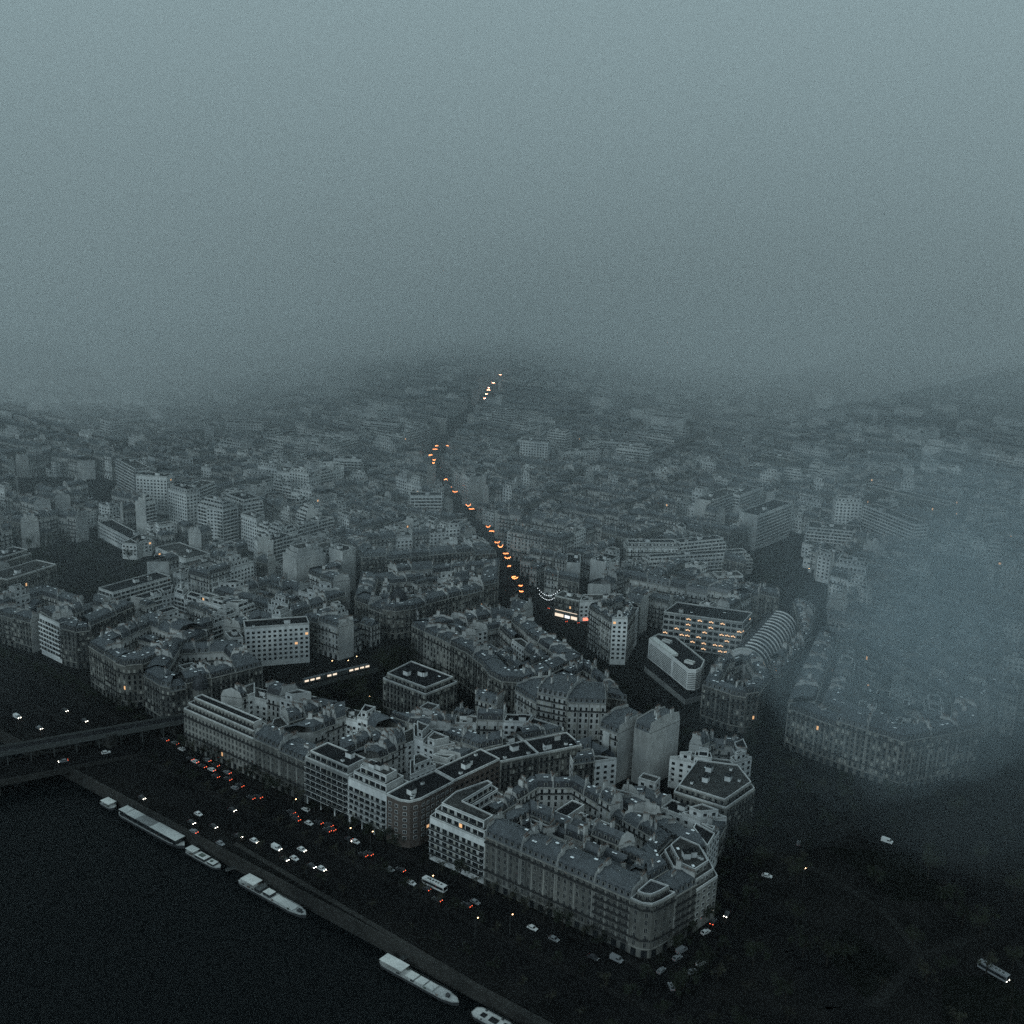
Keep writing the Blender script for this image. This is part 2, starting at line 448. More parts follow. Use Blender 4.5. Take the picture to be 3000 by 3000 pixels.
def facade(r, a, b, z0, H, g, style, lod, lit=0.0035):
    """windows on the wall a->b between z0 and H. lod 2: own pieces, 1: shallow faces in the wall, 0: none"""
    if lod == 0 or not faces_cam(a, b): return
    L = dist(a, b)
    if L < 2.4: return
    wall = r.part('wall')
    ux, uy = (b[0] - a[0]) / L, (b[1] - a[1]) / L
    def P(t, z, off): return (a[0] + ux * t + uy * off, a[1] + uy * t - ux * off, z)
    def band(z, h, d, m, part='wall', t0=0.03, t1=None):
        t1 = L - 0.03 if t1 is None else t1
        mb = r.part(part)
        A, B, C, D = P(t0, z, 0.004), P(t1, z, 0.004), P(t1, z, d), P(t0, z, d)
        up = lambda p: (p[0], p[1], z + h)
        mb.quad(D, C, up(C), up(D), m); mb.quad(up(D), up(C), up(B), up(A), m); mb.quad(A, D, up(D), up(A), m); mb.quad(C, B, up(B), up(C), m); mb.quad(A, B, C, D, m)
    if style == 'h':
        fh = 3.3; nf = max(1, int((H - z0 - 4.3 + 0.6) / fh)) if z0 < 1 else max(1, int((H - z0) / 2.9))
        n = max(1, int(L / 2.75)); sp = L / n
        zs = [z0 + 4.4 + i * fh for i in range(nf)] if z0 < 1 else [z0 + .4 + i * 2.9 for i in range(nf)]
        for fi, z in enumerate(zs):
            if z + 2.3 > H: continue
            bal = fi in (1, len(zs) - 1) or r.seed % 4 == 0
            for i in range(n):
                t = sp * (i + .5); l = g.random() < lit
                if lod == 2: r.win.append((('window_b' if bal else 'window_h') + ('_lit' if l else ''), wallmx(a, b, t, z)))
                else:
                    wd = .58
                    wall.quad(P(t - wd, z, .05), P(t + wd, z, .05), P(t + wd, z + 2.15, .05), P(t - wd, z + 2.15, .05), 'lit' if l else ('blind' if g.random() < .22 else 'glass'))
            if bal and lod >= 1:
                band(z - .35, .16, .75, 'stone_b'); 
                A, B = P(.1, z - .19, .72), P(L - .1, z - .19, .72)
                wall.quad(A, B, (B[0], B[1], z + .6), (A[0], A[1], z + .6), 'iron')
        if n > 3 and lod >= 1:
            for i in range(0, n + 1, 2 if r.seed % 3 else 3):
                t = min(L - .4, max(.4, sp * i)); zb_ = (z0 + 4.2) if z0 < 1 else z0 + .1
                wall.quad(P(t - .33, zb_, .12), P(t + .33, zb_, .12), P(t + .33, H - .6, .12), P(t - .33, H - .6, .12), 'stone_c')
                wall.quad(P(t + .33, zb_, .12), P(t + .33, zb_, .0), P(t + .33, H - .6, .0), P(t + .33, H - .6, .12), 'stone_c')
                wall.quad(P(t - .33, zb_, .0), P(t - .33, zb_, .12), P(t - .33, H - .6, .12), P(t - .33, H - .6, .0), 'stone_c')
        if z0 < 1:
            n2 = max(1, int(L / 4.2)); s2 = L / n2
            for i in range(n2):
                t = s2 * (i + .5)
                wall.quad(P(t - 1.2, .1, .05), P(t + 1.2, .1, .05), P(t + 1.2, 3.2, .05), P(t - 1.2, 3.2, .05), 'glass')
            band(3.7, .35, .25, 'stone_c')
        band(H - .5, .45, .55, 'stone_c')
    elif style in ('s', 'b'):
        fh = 3.0; nf = max(1, int((H - z0 - (3.4 if z0 < 1 else .3)) / fh)); n = max(1, int(L / 3.1)); sp = L / n
        for fi in range(nf):
            z = z0 + (3.9 if z0 < 1 else .7) + fi * fh
            if z + 1.6 > H: continue
            for i in range(n):
                t = sp * (i + .5); l = g.random() < lit
                if lod == 2: r.win.append(('window_s' + ('_lit' if l else ''), wallmx(a, b, t, z)))
                else: wall.quad(P(t - .85, z, .05), P(t + .85, z, .05), P(t + .85, z + 1.5, .05), P(t - .85, z + 1.5, .05), 'lit' if l else 'glass')
        band(H - .3, .3, .2, 'render')
    elif style == 'o':
        fh = 3.9; nf = max(1, int((H - z0 - .6) / fh)); n = max(1, int(L / 3.65)); sp = L / n
        for fi in range(nf):
            z = H - 1.2 - 2.5 - fi * fh
            for i in range(n):
                t = sp * (i + .5); l = g.random() < lit
                if lod == 2: r.win.append(('window_o' + ('_lit' if l else ''), wallmx(a, b, t, z)))
                else: wall.quad(P(t - 1.15, z, .05), P(t + 1.15, z, .05), P(t + 1.15, z + 2, .05), P(t - 1.15, z + 2, .05), 'lit_dim' if l else 'glass')
            band(z - .7, .18, .3, 'render_white')
    elif style in ('m', 't'):
        fh = 3.0; nf = max(1, int((H - z0 - (3.0 if z0 < 1 else .2)) / fh))
        for fi in range(nf):
            z = z0 + (3.6 if z0 < 1 else .2) + fi * fh
            if z + 2.4 > H: continue
            wall.quad(P(.5, z, .05), P(L - .5, z, .05), P(L - .5, z + 2.2, .05), P(.5, z + 2.2, .05), 'glass')
            k = max(1, int(L / 3.4))
            for i in range(1, k):
                t = L * i / k + g.uniform(-.4, .4); wv = g.uniform(.25, .9) if r.desc[0] != 'concrete' else g.uniform(.1, .3)
                wall.quad(P(t - wv, z, .09), P(t + wv, z, .09), P(t + wv, z + 2.2, .09), P(t - wv, z + 2.2, .09), 'render' if g.random() < .7 else 'blind')
            if lod == 2:
                nm = 'balcony'; bm = MB(); rr = r.parts; key = 'balcony_%d' % len([q for q in rr if q.startswith('balcony')])
                rr[key] = bm
                save = r.part; band(z - .25, .22, 1.25, 'render_white', key, .3, L - .3)
                A, B = P(.35, z - .03, 1.22), P(L - .35, z - .03, 1.22)
                bm.quad(A, B, (B[0], B[1], z + .75), (A[0], A[1], z + .75), 'concrete' if r.seed % 3 else 'iron')
            else:
                band(z - .25, .22, 1.1, 'render_white')
                A, B = P(.1, z - .03, 1.1), P(L - .1, z - .03, 1.1)
                wall.quad(A, B, (B[0], B[1], z + .8), (A[0], A[1], z + .8), 'render_white')
            if (g.random() < lit * 3):
                t = g.uniform(2, max(2.1, L - 2)); wall.quad(P(t - .8, z + .2, .12), P(t + .8, z + .2, .12), P(t + .8, z + 2, .12), P(t - .8, z + 2, .12), 'lit')

def mansard_lot(q, H, seed, party=(True, True), lod=1, wallmat=None, court=True, blank=False, roof=None, open_sides=False, h1=None):
    a, b, c, d = q
    g = random.Random(seed)
    r = Rec(q, H, 'h'); r.seed = seed
    wallmat = wallmat or g.choice(['stone_a', 'stone_a', 'stone_b', 'stone_c'])
    steep = roof or g.choice(['slate', 'slate', 'zinc', 'zinc'])
    r.desc = (wallmat, steep)
    W = r.part('wall')
    for (p, s, mm) in ((a, b, wallmat), (b, c, 'render'), (c, d, 'render'), (d, a, 'render')):
        W.quad((*p, 0), (*s, 0), (*s, H), (*p, H), mm)
    if not blank: facade(r, a, b, 0, H, g, 'h', lod)
    if court: facade(r, c, d, 0, H, g, 'h', min(lod, 1))
    if not party[0] and open_sides: facade(r, d, a, 0, H, g, 'h', min(lod, 1))
    if not party[1] and open_sides: facade(r, b, c, 0, H, g, 'h', min(lod, 1))
    dep = (dist(a, d) + dist(b, c)) / 2
    i1 = min(1.3, dep * .2) / dep; h1 = h1 or g.uniform(2.3, 3.2); h2 = g.uniform(.9, 2.2)
    def prof(p0, p1):
        return [(*p0, H), (*lerp(p0, p1, i1), H + h1), (*lerp(p0, p1, .5), H + h1 + h2), (*lerp(p0, p1, 1 - i1), H + h1), (*p1, H)]
    A, B = prof(a, d), prof(b, c)
    RO = r.part('roof')
    for i in range(4): RO.quad(A[i], B[i], B[i + 1], A[i + 1], steep if i in (0, 3) else 'zinc')
    for side, pr_ in ((0, A), (1, B)):
        if party[side]:
            L = dist(a, b); off = .38 / L
            o = lambda p, k: None
            # a party wall that stands a little above the roof
            p2 = prof(lerp(a, b, off), lerp(d, c, off)) if side == 0 else prof(lerp(b, a, off), lerp(c, d, off))
            up = g.uniform(.5, 1.5)
            U1 = [(x, y, z + (up if 0 < k < 4 else 0.02)) for k, (x, y, z) in enumerate(pr_)]
            U2 = [(x, y, z + (up if 0 < k < 4 else 0.02)) for k, (x, y, z) in enumerate(p2)]
            PW = r.part('party_wall_%d' % side)
            base1 = [(*pr_[4][:2], H - .5), (*pr_[0][:2], H - .5)]; base2 = [(*p2[4][:2], H - .5), (*p2[0][:2], H - .5)]
            PW.face(U1 + base1, 'render'); PW.face(list(reversed(U2 + base2)), 'render')
            for k in range(4): PW.quad(U1[k], U2[k], U2[k + 1], U1[k + 1], 'concrete')
            # chimney stacks on it
            ang = math.atan2(d[1] - a[1], d[0] - a[0])
            for tt in ([.28, .72] if dep > 9 else [.5]):
                if g.random() < .8:
                    pt = lerp(a, d, tt) if side == 0 else lerp(b, c, tt)
                    inn = lerp(pt, cen(q), .35 / max(1, dist(pt, cen(q))))
                    nm = g.choice(['chimney_3', 'chimney_3', 'chimney_5', 'chimney_t'])
                    r.inst.append((nm, Matrix.Translation((*inn, H + h1 - .2 + g.uniform(-.3, .5))) @ Matrix.Rotation(ang, 4, 'Z')))
        else:
            if open_sides: RO.face(list(pr_), steep)
    if lod:
        for k in range(g.randint(0, 2)):
            e = g.uniform(.2, .8); pm = lerp(lerp(a, b, e), lerp(d, c, e), g.uniform(.35, .65))
            r.inst.append((g.choice(['chimney_t', 'chimney_3', 'vent']), Matrix.Translation((*pm, H + h1 - .3)) @ Matrix.Rotation(math.atan2(d[1] - a[1], d[0] - a[0]) + (0 if g.random() < .7 else 1.57), 4, 'Z')))
    L = dist(a, b); n = max(1, int(L / 2.75)); step = 1
    if lod and faces_cam(a, b):
        for i in range(0, n, step):
            r.inst.append(('dormer', wallmx(a, b, L / n * (i + .5), H + .12, -0.25)))
    if lod and faces_cam(c, d) and g.random() < .6:
        L2 = dist(c, d); n = max(1, int(L2 / 3.5))
        for i in range(n): r.inst.append(('dormer', wallmx(c, d, L2 / n * (i + .5), H + .12, -0.25)))
    if lod and g.random() < .7:
        for k in range(g.randint(1, 3)):
            e = g.uniform(.15, .85); f = g.choice([.3, .66])
            p = lerp(lerp(a, b, e), lerp(d, c, e), f)
            zz = H + h1 + h2 * (1 - abs(f - .5) / (.5 - i1)) + .02
            r.inst.append(('skylight', Matrix.Translation((*p, zz)) @ Matrix.Rotation(math.atan2(b[1] - a[1], b[0] - a[0]), 4, 'Z')))
    r.name = 'mansard_house'; r.cat = 'house'; r.zt = H + h1 + h2
    return r

def inset(P, d):
    P = ccw(P); n = len(P); o = []
    for i in range(n):
        a, b, c = P[i - 1], P[i], P[(i + 1) % n]
        u = Vector((b[0] - a[0], b[1] - a[1])).normalized(); v = Vector((c[0] - b[0], c[1] - b[1])).normalized()
        n1 = Vector((-u.y, u.x)); n2 = Vector((-v.y, v.x)); m = n1 + n2
        if m.length < 1e-4: m = n1
        m.normalize(); k = d / max(.35, m.dot(n1))
        o.append((b[0] + m.x * k, b[1] + m.y * k))
    return o

def flat_block(P, H, style, seed, lod=1, wallmat=None, setbacks=0, roofmat=None, blank=(), z0=0.0, huts=1, lit=.004, overrides=None):
    """a flat-roofed building over any polygon, with a parapet and perhaps set-back top storeys"""
    P = ccw(P); g = random.Random(seed)
    r = Rec(P, H, style); r.seed = seed
    wallmat = wallmat or {'m': 'render_white', 't': 'render_white', 's': 'render_white', 'o': 'concrete', 'b': 'brick', 'h': 'stone_a'}[style]
    roofmat = roofmat or g.choice(['gravel', 'felt', 'gravel'])
    r.desc = (wallmat, roofmat)
    W = r.part('wall')
    def ring_wall(P, z0, z1, blankset):
        n = len(P)
        for i in range(n):
            a, b = P[i], P[(i + 1) % n]
            W.quad((*a, z0), (*b, z0), (*b, z1), (*a, z1), wallmat if i not in blankset else 'render')
            if i not in blankset:
                st = (overrides or {}).get(i, style)
                facade(r, a, b, z0, z1, g, st, lod, lit)
        W.face([(*p, z0) for p in reversed(P)], wallmat) if z0 > .5 else None
        RO = r.part('roof')
        I = inset(P, .35)
        RO.face([(*p, z1) for p in I], roofmat)
        for i in range(n):
            j = (i + 1) % n
            PA = r.part('parapet')
            PA.quad((*P[i], z1), (*P[j], z1), (*P[j], z1 + .7), (*P[i], z1 + .7), 'render')
            PA.quad((*P[i], z1 + .7), (*P[j], z1 + .7), (*I[j], z1 + .7), (*I[i], z1 + .7), 'render_white')
            PA.quad((*I[j], z1), (*I[i], z1), (*I[i], z1 + .7), (*I[j], z1 + .7), 'render')
    ring_wall(P, z0, H, set(blank))
    top = P; z = H
    for k in range(setbacks):
        top = inset(top, 1.7 + .5 * k); ring_wall(top, z + .01, z + 3.0, set(blank)); z += 3.0
    c = cen(top); L = [dist(top[i], top[(i + 1) % len(top)]) for i in range(len(top))]; i = L.index(max(L))
    ang = math.atan2(top[(i + 1) % len(top)][1] - top[i][1], top[(i + 1) % len(top)][0] - top[i][0])
    sm = inset(top, 2.6)
    if lod and area(sm) > 15 and inside(c, top):
        for k in range(huts):
            p = lerp(c, top[g.randrange(len(top))], g.uniform(0, .45))
            r.inst.append(('stair_hut', Matrix.Translation((*p, z)) @ Matrix.Rotation(ang, 4, 'Z')))
        for k in range(g.randint(1, 4)):
            p = lerp(c, top[g.randrange(len(top))], g.uniform(.3, .75))
            r.inst.append((g.choice(['vent', 'skylight', 'chimney_3', 'vent']), Matrix.Translation((*p, z)) @ Matrix.Rotation(ang, 4, 'Z')))
    if z0 > 2:
        I2 = inset(P, 3.0); m_ = r.part('ground_floor')
        for i in range(len(I2)):
            a, b = I2[i], I2[(i + 1) % len(I2)]; m_.quad((*a, 0), (*b, 0), (*b, z0), (*a, z0), 'glass')
        for i in range(len(P)):
            a, b = P[i], P[(i + 1) % len(P)]; L_ = dist(a, b); k = max(1, int(L_ / 7.5))
            for j in range(k):
                p_ = lerp(lerp(a, b, (j + .06) / k), cen(P), .03); cm = r.part('column_%d_%d' % (i, j)); cm.tube((*p_, 0), (*p_, z0), .38, .38, 'render_white', 8)
    r.name = 'apartment_building'; r.cat = 'apartment building'; r.zt = z
    return r

RECS = []
def add(r, label=None, group=None, det=0, name=None, cat=None, keep=False):
    r.label, r.group, r.det, r.keep = label, group, det, keep
    if name: r.name = name
    if cat: r.cat = cat
    RECS.append(r); return r

WM = {'stone_a': 'buff stone', 'stone_b': 'grey stone', 'stone_c': 'pale stone', 'render': 'pale plaster', 'render_white': 'white', 'concrete': 'grey concrete', 'brick': 'brown brick'}
RM = {'slate': 'dark slate mansard', 'zinc': 'grey zinc mansard', 'tile': 'brown tiled roof', 'gravel': 'flat grey roof', 'felt': 'flat dark roof'}
ORD = ['first', 'second', 'third', 'fourth', 'fifth', 'sixth', 'seventh', 'eighth', 'ninth', 'tenth', 'eleventh', 'twelfth', 'thirteenth', 'fourteenth', 'fifteenth', 'sixteenth', 'seventeenth', 'eighteenth', 'nineteenth', 'twentieth']

def ring(P, H, depth, where, lot=(13, 21), lod=1, seed=0, styles='hhhhhhs', sides=None, det=0, group=None, var=1.0, corner=None, mat_=None, skip=()):
    """a city block: houses round a courtyard. where: words naming the block"""
    g = random.Random(seed * 31 + 5)
    if area(P) < 0:
        P = list(reversed(P))
        if sides: sides = None
    I = inset(P, depth); n = len(P)
    if area(I) < 40 or any((I[(i + 1) % n][0] - I[i][0]) * (P[(i + 1) % n][0] - P[i][0]) + (I[(i + 1) % n][1] - I[i][1]) * (P[(i + 1) % n][1] - P[i][1]) < 0 and dist(P[i], P[(i + 1) % n]) > depth for i in range(n)):
        depth *= .7; I = inset(P, depth)
    cnt = 0
    for i in range(n):
        if i in skip: continue
        a, b, c, d = P[i], P[(i + 1) % n], I[(i + 1) % n], I[i]
        L = dist(a, b)
        flip = (c[0] - d[0]) * (b[0] - a[0]) + (c[1] - d[1]) * (b[1] - a[1]) < 0
        if flip: c = d = lerp(c, d, .5); c = lerp(c, b, .02); d = lerp(d, a, .02)
        k = max(1, round(L / g.uniform(*lot)))
        ts = [0] + [(j + g.uniform(-.15, .15)) / k for j in range(1, k)] + [1]
        for j in range(k):
            t0, t1 = ts[j], ts[j + 1]
            e = .01 / max(1, L)
            q = [lerp(a, b, t0 + e), lerp(a, b, t1 - e), lerp(d, c, t1 - e), lerp(d, c, t0 + e)]
            st = g.choice(styles); sd = g.randrange(10 ** 6)
            hh = H + (g.uniform(-.6, .6) + (g.random() < .18) * 3.0 - (g.random() < .1) * 3.0) * var
            party = (j > 0, j < k - 1)
            if st == 'h' or L < 6: r = mansard_lot(q, hh, sd, party, lod, mat_ or (None if det else g.choice(['stone_c', 'render', 'stone_a', 'render', 'render_white'])))
            else: r = flat_block(q, hh + (g.choice([0, 2.5, 5]) if not det else g.choice([-2.5, 0, 1])), st, sd, lod, blank=(1, 3) if (party[0] and party[1]) else ((1,) if party[1] else ((3,) if party[0] else ())), setbacks=g.choice([0, 1, 1, 2]) if not det else g.choice([0, 0, 1]))
            cnt += 1
            lab = None
            if where:
                lab = '%s house with %s, %s along the %s' % (WM[r.desc[0]], RM[r.desc[1]], ORD[min(cnt - 1, 19)], where)
            add(r, lab, group or ('houses of the ' + where if where else None), det)
    return I

def infill(I, H, g, where, tries=60, lod=1, det=0, cover=.85):
    """lower wings and sheds inside a courtyard"""
    if area(I) < 70: return
    tries = int(tries * 4)
    xs = [p[0] for p in I]; ys = [p[1] for p in I]; done = []; A = 0; cnt = 0
    Ls = [dist(I[i], I[(i + 1) % len(I)]) for i in range(len(I))]; i = Ls.index(max(Ls))
    ang = math.atan2(I[(i + 1) % len(I)][1] - I[i][1], I[(i + 1) % len(I)][0] - I[i][0])
    for k in range(tries):
        if A > area(I) * cover: break
        c = (g.uniform(min(xs), max(xs)), g.uniform(min(ys), max(ys))); w_, l_ = g.uniform(5.5, 10), g.uniform(8, 20) if area(I) > 300 else g.uniform(6, 9)
        if g.random() < .5: w_, l_ = l_, w_
        ca, sa = math.cos(ang), math.sin(ang)
        q = [(c[0] + x * ca - y * sa, c[1] + x * sa + y * ca) for x, y in ((-w_ / 2, -l_ / 2), (w_ / 2, -l_ / 2), (w_ / 2, l_ / 2), (-w_ / 2, l_ / 2))]
        if not all(inside(p, I) for p in q): continue
        if any(dist(c, o) < (w_ + l_) / 4 * .86 + rr * .86 for o, rr in done): continue
        done.append((c, (w_ + l_) / 4)); A += w_ * l_
        cnt += 1; sd = g.randrange(10 ** 6)
        if g.random() < .6:
            r = mansard_lot(q, H * g.uniform(.55, 1.0), sd, (False, False), lod, 'render', open_sides=True, h1=1.5)
        else: r = flat_block(q, H * g.uniform(.4, 1.05), 's', sd, lod, blank=(1,) if g.random() < .5 else ())
        add(r, ('%s wing with %s, %s inside the courtyard of the %s' % (WM[r.desc[0]], RM[r.desc[1]], ORD[min(cnt - 1, 19)], where)) if where else None,
            ('courtyard wings of the ' + where) if where else None, det, 'courtyard_wing', 'house wing')

ZONES = []     # where the generic city may not build
def zone(P, grow=5): ZONES.append(inset(ccw(P), -grow))

def QQ(*L): return [Q(*p) for p in L]
def rq(s0, s1, n0, n1): return QQ((s0, n0), (s1, n0), (s1, n1), (s0, n1))
def slab(A, B, depth, H, style, seed, label, lod=1, det=1, **k):
    """a free-standing building: front A->B in quay coordinates, seen from the tower"""
    a, b = (A, B) if len(A) == 2 and abs(A[0]) > -1 else (A, B)
    L = dist(a, b); nx, ny = -(b[1] - a[1]) / L, (b[0] - a[0]) / L
    q = [a, b, (b[0] + nx * depth, b[1] + ny * depth), (a[0] + nx * depth, a[1] + ny * depth)]
    r = flat_block(q, H, style, seed, lod, **k)
    zone(q, 4)
    return add(r, label, None, det, 'apartment_building' if style != 'o' else 'office_building', 'apartment building' if style != 'o' else 'office building', keep=True)
KEEP = dict(keep=True)

# ---- block A, the long riverside block
gA = random.Random(3)
WA = 'riverside block between the viaduct and the side street'
add(flat_block(rq(-37, 17.8, 51, 64), 21.5, 'h', 21, 2, 'stone_c', setbacks=2, roofmat='felt', blank=(1,), huts=2),
    'long pale stone riverside building with two set-back attic storeys, standing beside the metro viaduct', None, 2, 'riverside_building', 'apartment building', True)
add(mansard_lot(rq(18, 36.5, 51, 65), 22.3, 22, (True, True), 2, 'stone_a', roof='zinc'), 'buff stone riverside house with steep zinc mansard, beside the long building with set-back attics', 'mansard houses on the quay', 2, keep=True)
add(mansard_lot(rq(36.6, 55, 51, 65), 21.6, 23, (True, True), 2, 'stone_b', roof='zinc'), 'grey stone riverside house with zinc mansard, beside the dark balconied apartment front', 'mansard houses on the quay', 2, keep=True)
add(flat_block(rq(55.1, 83.8, 51, 66), 24.0, 'm', 24, 2, 'concrete', setbacks=1, roofmat='felt', blank=(1, 3), z0=5.0, huts=1, lit=.004),
    'modern apartment building raised on columns, with dark bands of balconies across its riverside front', None, 2, 'apartment_building', None, True)
add(flat_block(rq(83.9, 108, 51, 66), 23.0, 't', 25, 2, 'render_white', setbacks=2, roofmat='gravel', blank=(1, 3), z0=5.0, huts=2, lit=.006),
    'white-framed modern building with stepped penthouse floors, next to the rounded brick street corner', None, 2, 'apartment_building', None, True)
add(flat_block(QQ((108.1, 51), (116, 51), (120.5, 53), (122.5, 58), (123.5, 80), (110, 82), (108.1, 66)), 23.0, 's', 26, 2, 'brick', roofmat='felt', huts=1, lit=.01, setbacks=0),
    'dark brick apartment building with rounded corner where the side street meets the quay', None, 2, 'apartment_building', None, True)
add(flat_block(QQ((123.6, 80.2), (126.5, 111), (113, 113), (110.2, 82.2)), 23.5, 's', 27, 1, 'brick', roofmat='felt', huts=2), 'dark brick side-street building with skylights and plant boxes on its flat roof', None, 1, 'apartment_building', None, True)
add(flat_block(QQ((126.6, 111.2), (136, 130), (122, 137), (113.2, 113.2)), 22.0, 'h', 28, 1, 'stone_b', roofmat='felt', huts=1), 'grey stone side-street building with arched gable bay, behind the dark brick one', None, 1, 'apartment_building', None, True)
add(flat_block(QQ((136.1, 130.2), (147, 152), (133, 159), (122.2, 137.2)), 22.0, 'h', 29, 1, 'stone_a', roofmat='felt', huts=1), 'stone pilastered side-street building with tall dark window bays and flat dark roof', None, 1, 'apartment_building', None, True)
A_in = QQ((-40, 98), (-37, 65.5), (109, 67), (112, 112), (120, 136), (132, 158), (112, 157), (82, 133), (49, 112))
ring(QQ((-38, 66), (12, 66.5), (20, 109), (-36, 98)), 20.5, 11, 'front court behind the long riverside building', seed=31, det=1, skip=(0,), styles='hsh', lot=(11, 17))
ring(QQ((20, 66.5), (62, 67), (64, 112), (46, 113), (24, 108)), 20.5, 11, 'double courtyard behind the zinc mansards', seed=33, det=1, skip=(0,), styles='hhs', lot=(10, 16))
ring(QQ((66, 67.5), (107, 68), (109, 84), (110.5, 112), (70, 112)), 21.0, 11, 'white-walled courtyard behind the balconied riverside fronts', seed=36, det=1, skip=(0,), styles='shs', lot=(9, 15), mat_='render')
ring(QQ((52, 114), (111, 114), (121, 138), (131, 159), (112, 158), (80, 134)), 23.0, 12, 'tall chimneyed court between the flat-roofed block and the side street', seed=37, det=1, styles='shh', lot=(10, 15), mat_='render')
zone(QQ((-40, 51), (123, 51), (127, 111), (148, 152), (131, 160), (112, 158), (50, 114), (-38, 100)), 3)

# ---- block B: flat-roofed building behind A
b1 = QQ((12, 151), (45, 150), (47, 175), (10, 177))
add(flat_block(b1, 20.5, 'h', 41, 1, 'stone_a', setbacks=1, roofmat='felt', huts=3, lit=.008), 'square stone building with broad flat dark roof terrace, alone beside the dark station trees', None, 1, 'apartment_building', None, True)
zone(b1, 6)

# ---- block C: front right block
add(flat_block(QQ((133, 52), (164, 52), (164, 66), (146, 67), (146, 88), (136, 90), (130.5, 68)), 20.5, 't', 51, 2, 'render_white', setbacks=2, roofmat='gravel', huts=2, lit=.02, blank=(1,)),
    'white modern apartment building with stepped terraces on the quay corner opposite the brick one', None, 2, 'apartment_building', None, True)
cs = [164.2, 183, 201, 219, 236]
cl = ['buff stone mansard house on the quay beside the white stepped building', 'stone mansard house with balconies, second from the white stepped corner building', 'stone mansard house with balconies, third from the white stepped corner building', 'stone mansard house next to the rounded corner house nearest the tower']
for i in range(4):
    add(mansard_lot(rq(cs[i], cs[i + 1] - .05, 51.5, 65), 23.6, 61 + i, (True, True), 2, ['stone_a', 'stone_b', 'stone_a', 'stone_b'][i], roof='zinc', h1=3.2), cl[i], 'mansard houses of the front right block', 2, keep=True)
rc = flat_block(QQ((236, 51.5), (241, 51.5), (244.5, 53.5), (246, 58), (247.5, 66), (236, 65)), 23.6, 'h', 71, 2, 'stone_a', setbacks=1, roofmat='slate')
add(rc, 'rounded stone corner house with tall pilasters, nearest building to the tower', None, 2, 'corner_house', 'house', True)
add(mansard_lot(QQ((247.6, 66.1), (250, 79), (238, 80), (236.2, 66.1)), 22.5, 72, (False, True), 2, 'stone_b', roof='zinc'), 'grey stone mansard house on the avenue beside the rounded corner house', None, 2, keep=True)
pent = flat_block(QQ((250, 79.2), (252, 94), (241, 105), (226, 106), (226, 92), (238, 80.2)), 19.0, 's', 73, 2, 'stone_c', setbacks=2, roofmat='gravel', huts=2)
add(pent, 'pale modern house with stepped white rooftop pavilion at the avenue end of the front block', None, 2, 'apartment_building', None, True)
ring(QQ((166, 69), (222, 68.5), (221, 79), (167, 80)), 19, 5.4, 'narrow wings close behind the front block mansards', seed=82, det=1, lot=(8, 13), styles='hhs')
ring(QQ((147, 68), (164, 67), (166, 82), (222, 81), (224, 67), (235, 66), (237, 79), (225, 92), (224, 106), (164, 123), (147, 108)), 20.5, 10, 'inner court of the front right block', seed=81, det=1, skip=(0,), styles='hhhh', lot=(10, 16))
infill(QQ((160, 92), (214, 91), (214, 96), (168, 110), (160, 104)), 19, random.Random(5), 'front right block', det=1, cover=.85)
zone(QQ((132, 51), (247, 51), (252, 94), (240, 106), (164, 125), (137, 93)), 3)
# ---- misty blocks behind C
ring(QQ((172, 128), (222, 112), (238, 112), (232, 143), (190, 143)), 16, 10, 'low misty row behind the front right block', seed=83, det=1, styles='hhs', lot=(10, 15))
zone(QQ((172, 128), (222, 112), (238, 112), (232, 143), (190, 143)), 2)
g1 = QQ((203, 146), (229, 148), (231, 174), (217, 187), (197, 178))
add(flat_block(g1, 18.5, 'h', 84, 1, 'stone_a', setbacks=1, roofmat='gravel', huts=3), 'square stone mansion with corniced flat roof and boxes on it, standing in mist by the avenue', None, 1, 'mansion', None, True)
zone(g1, 5)
t1 = QQ((148, 166), (160, 165), (163, 188), (150, 192))
add(mansard_lot(t1, 28, 85, (True, True), 1, 'render', roof='zinc'), 'tall blank-walled pale house with narrow recess, in thin mist beside the side street', None, 1, 'apartment_building', 'apartment building', True)
add(flat_block(QQ((151.5, 165.2), (155, 165), (155.4, 164.2), (151.6, 164.3)), 26, 's', 86, 1, 'render', roofmat='gravel', blank=(0, 1, 2, 3), huts=0), 'shallow pale chimney shaft projecting from the front of the recessed blank house', None, 1, 'chimney_shaft', 'chimney shaft', True)
t2 = QQ((164.5, 173), (173.5, 172), (178, 192), (175.5, 197), (169, 198))
add(mansard_lot(QQ((164.5, 173), (174, 172), (178, 196), (168.5, 198)), 30, 88, (True, True), 1, 'concrete', blank=True, roof='zinc', h1=4.0), 'taller blank-walled grey house with high rounded roof, next to the recessed one in the mist', None, 1, 'apartment_building', 'apartment building', True)
zone(t1, 5); zone(t2, 5)
cq = QQ((182, 180), (194, 183), (212, 192), (216, 203), (203, 220), (188, 212))
ring(cq, 17, 8, 'small stepped block between the blank houses and the stone corner block', seed=89, det=1, styles='hsm', lot=(8, 13)); infill(inset(cq, 8), 15, random.Random(3), 'small stepped block', det=1, cover=.85); zone(cq, 2)
ring(QQ((150, 140), (163, 160), (146, 163), (140, 150)), 17, 7, 'small cluster at the foot of the blank slabs', seed=87, det=1)

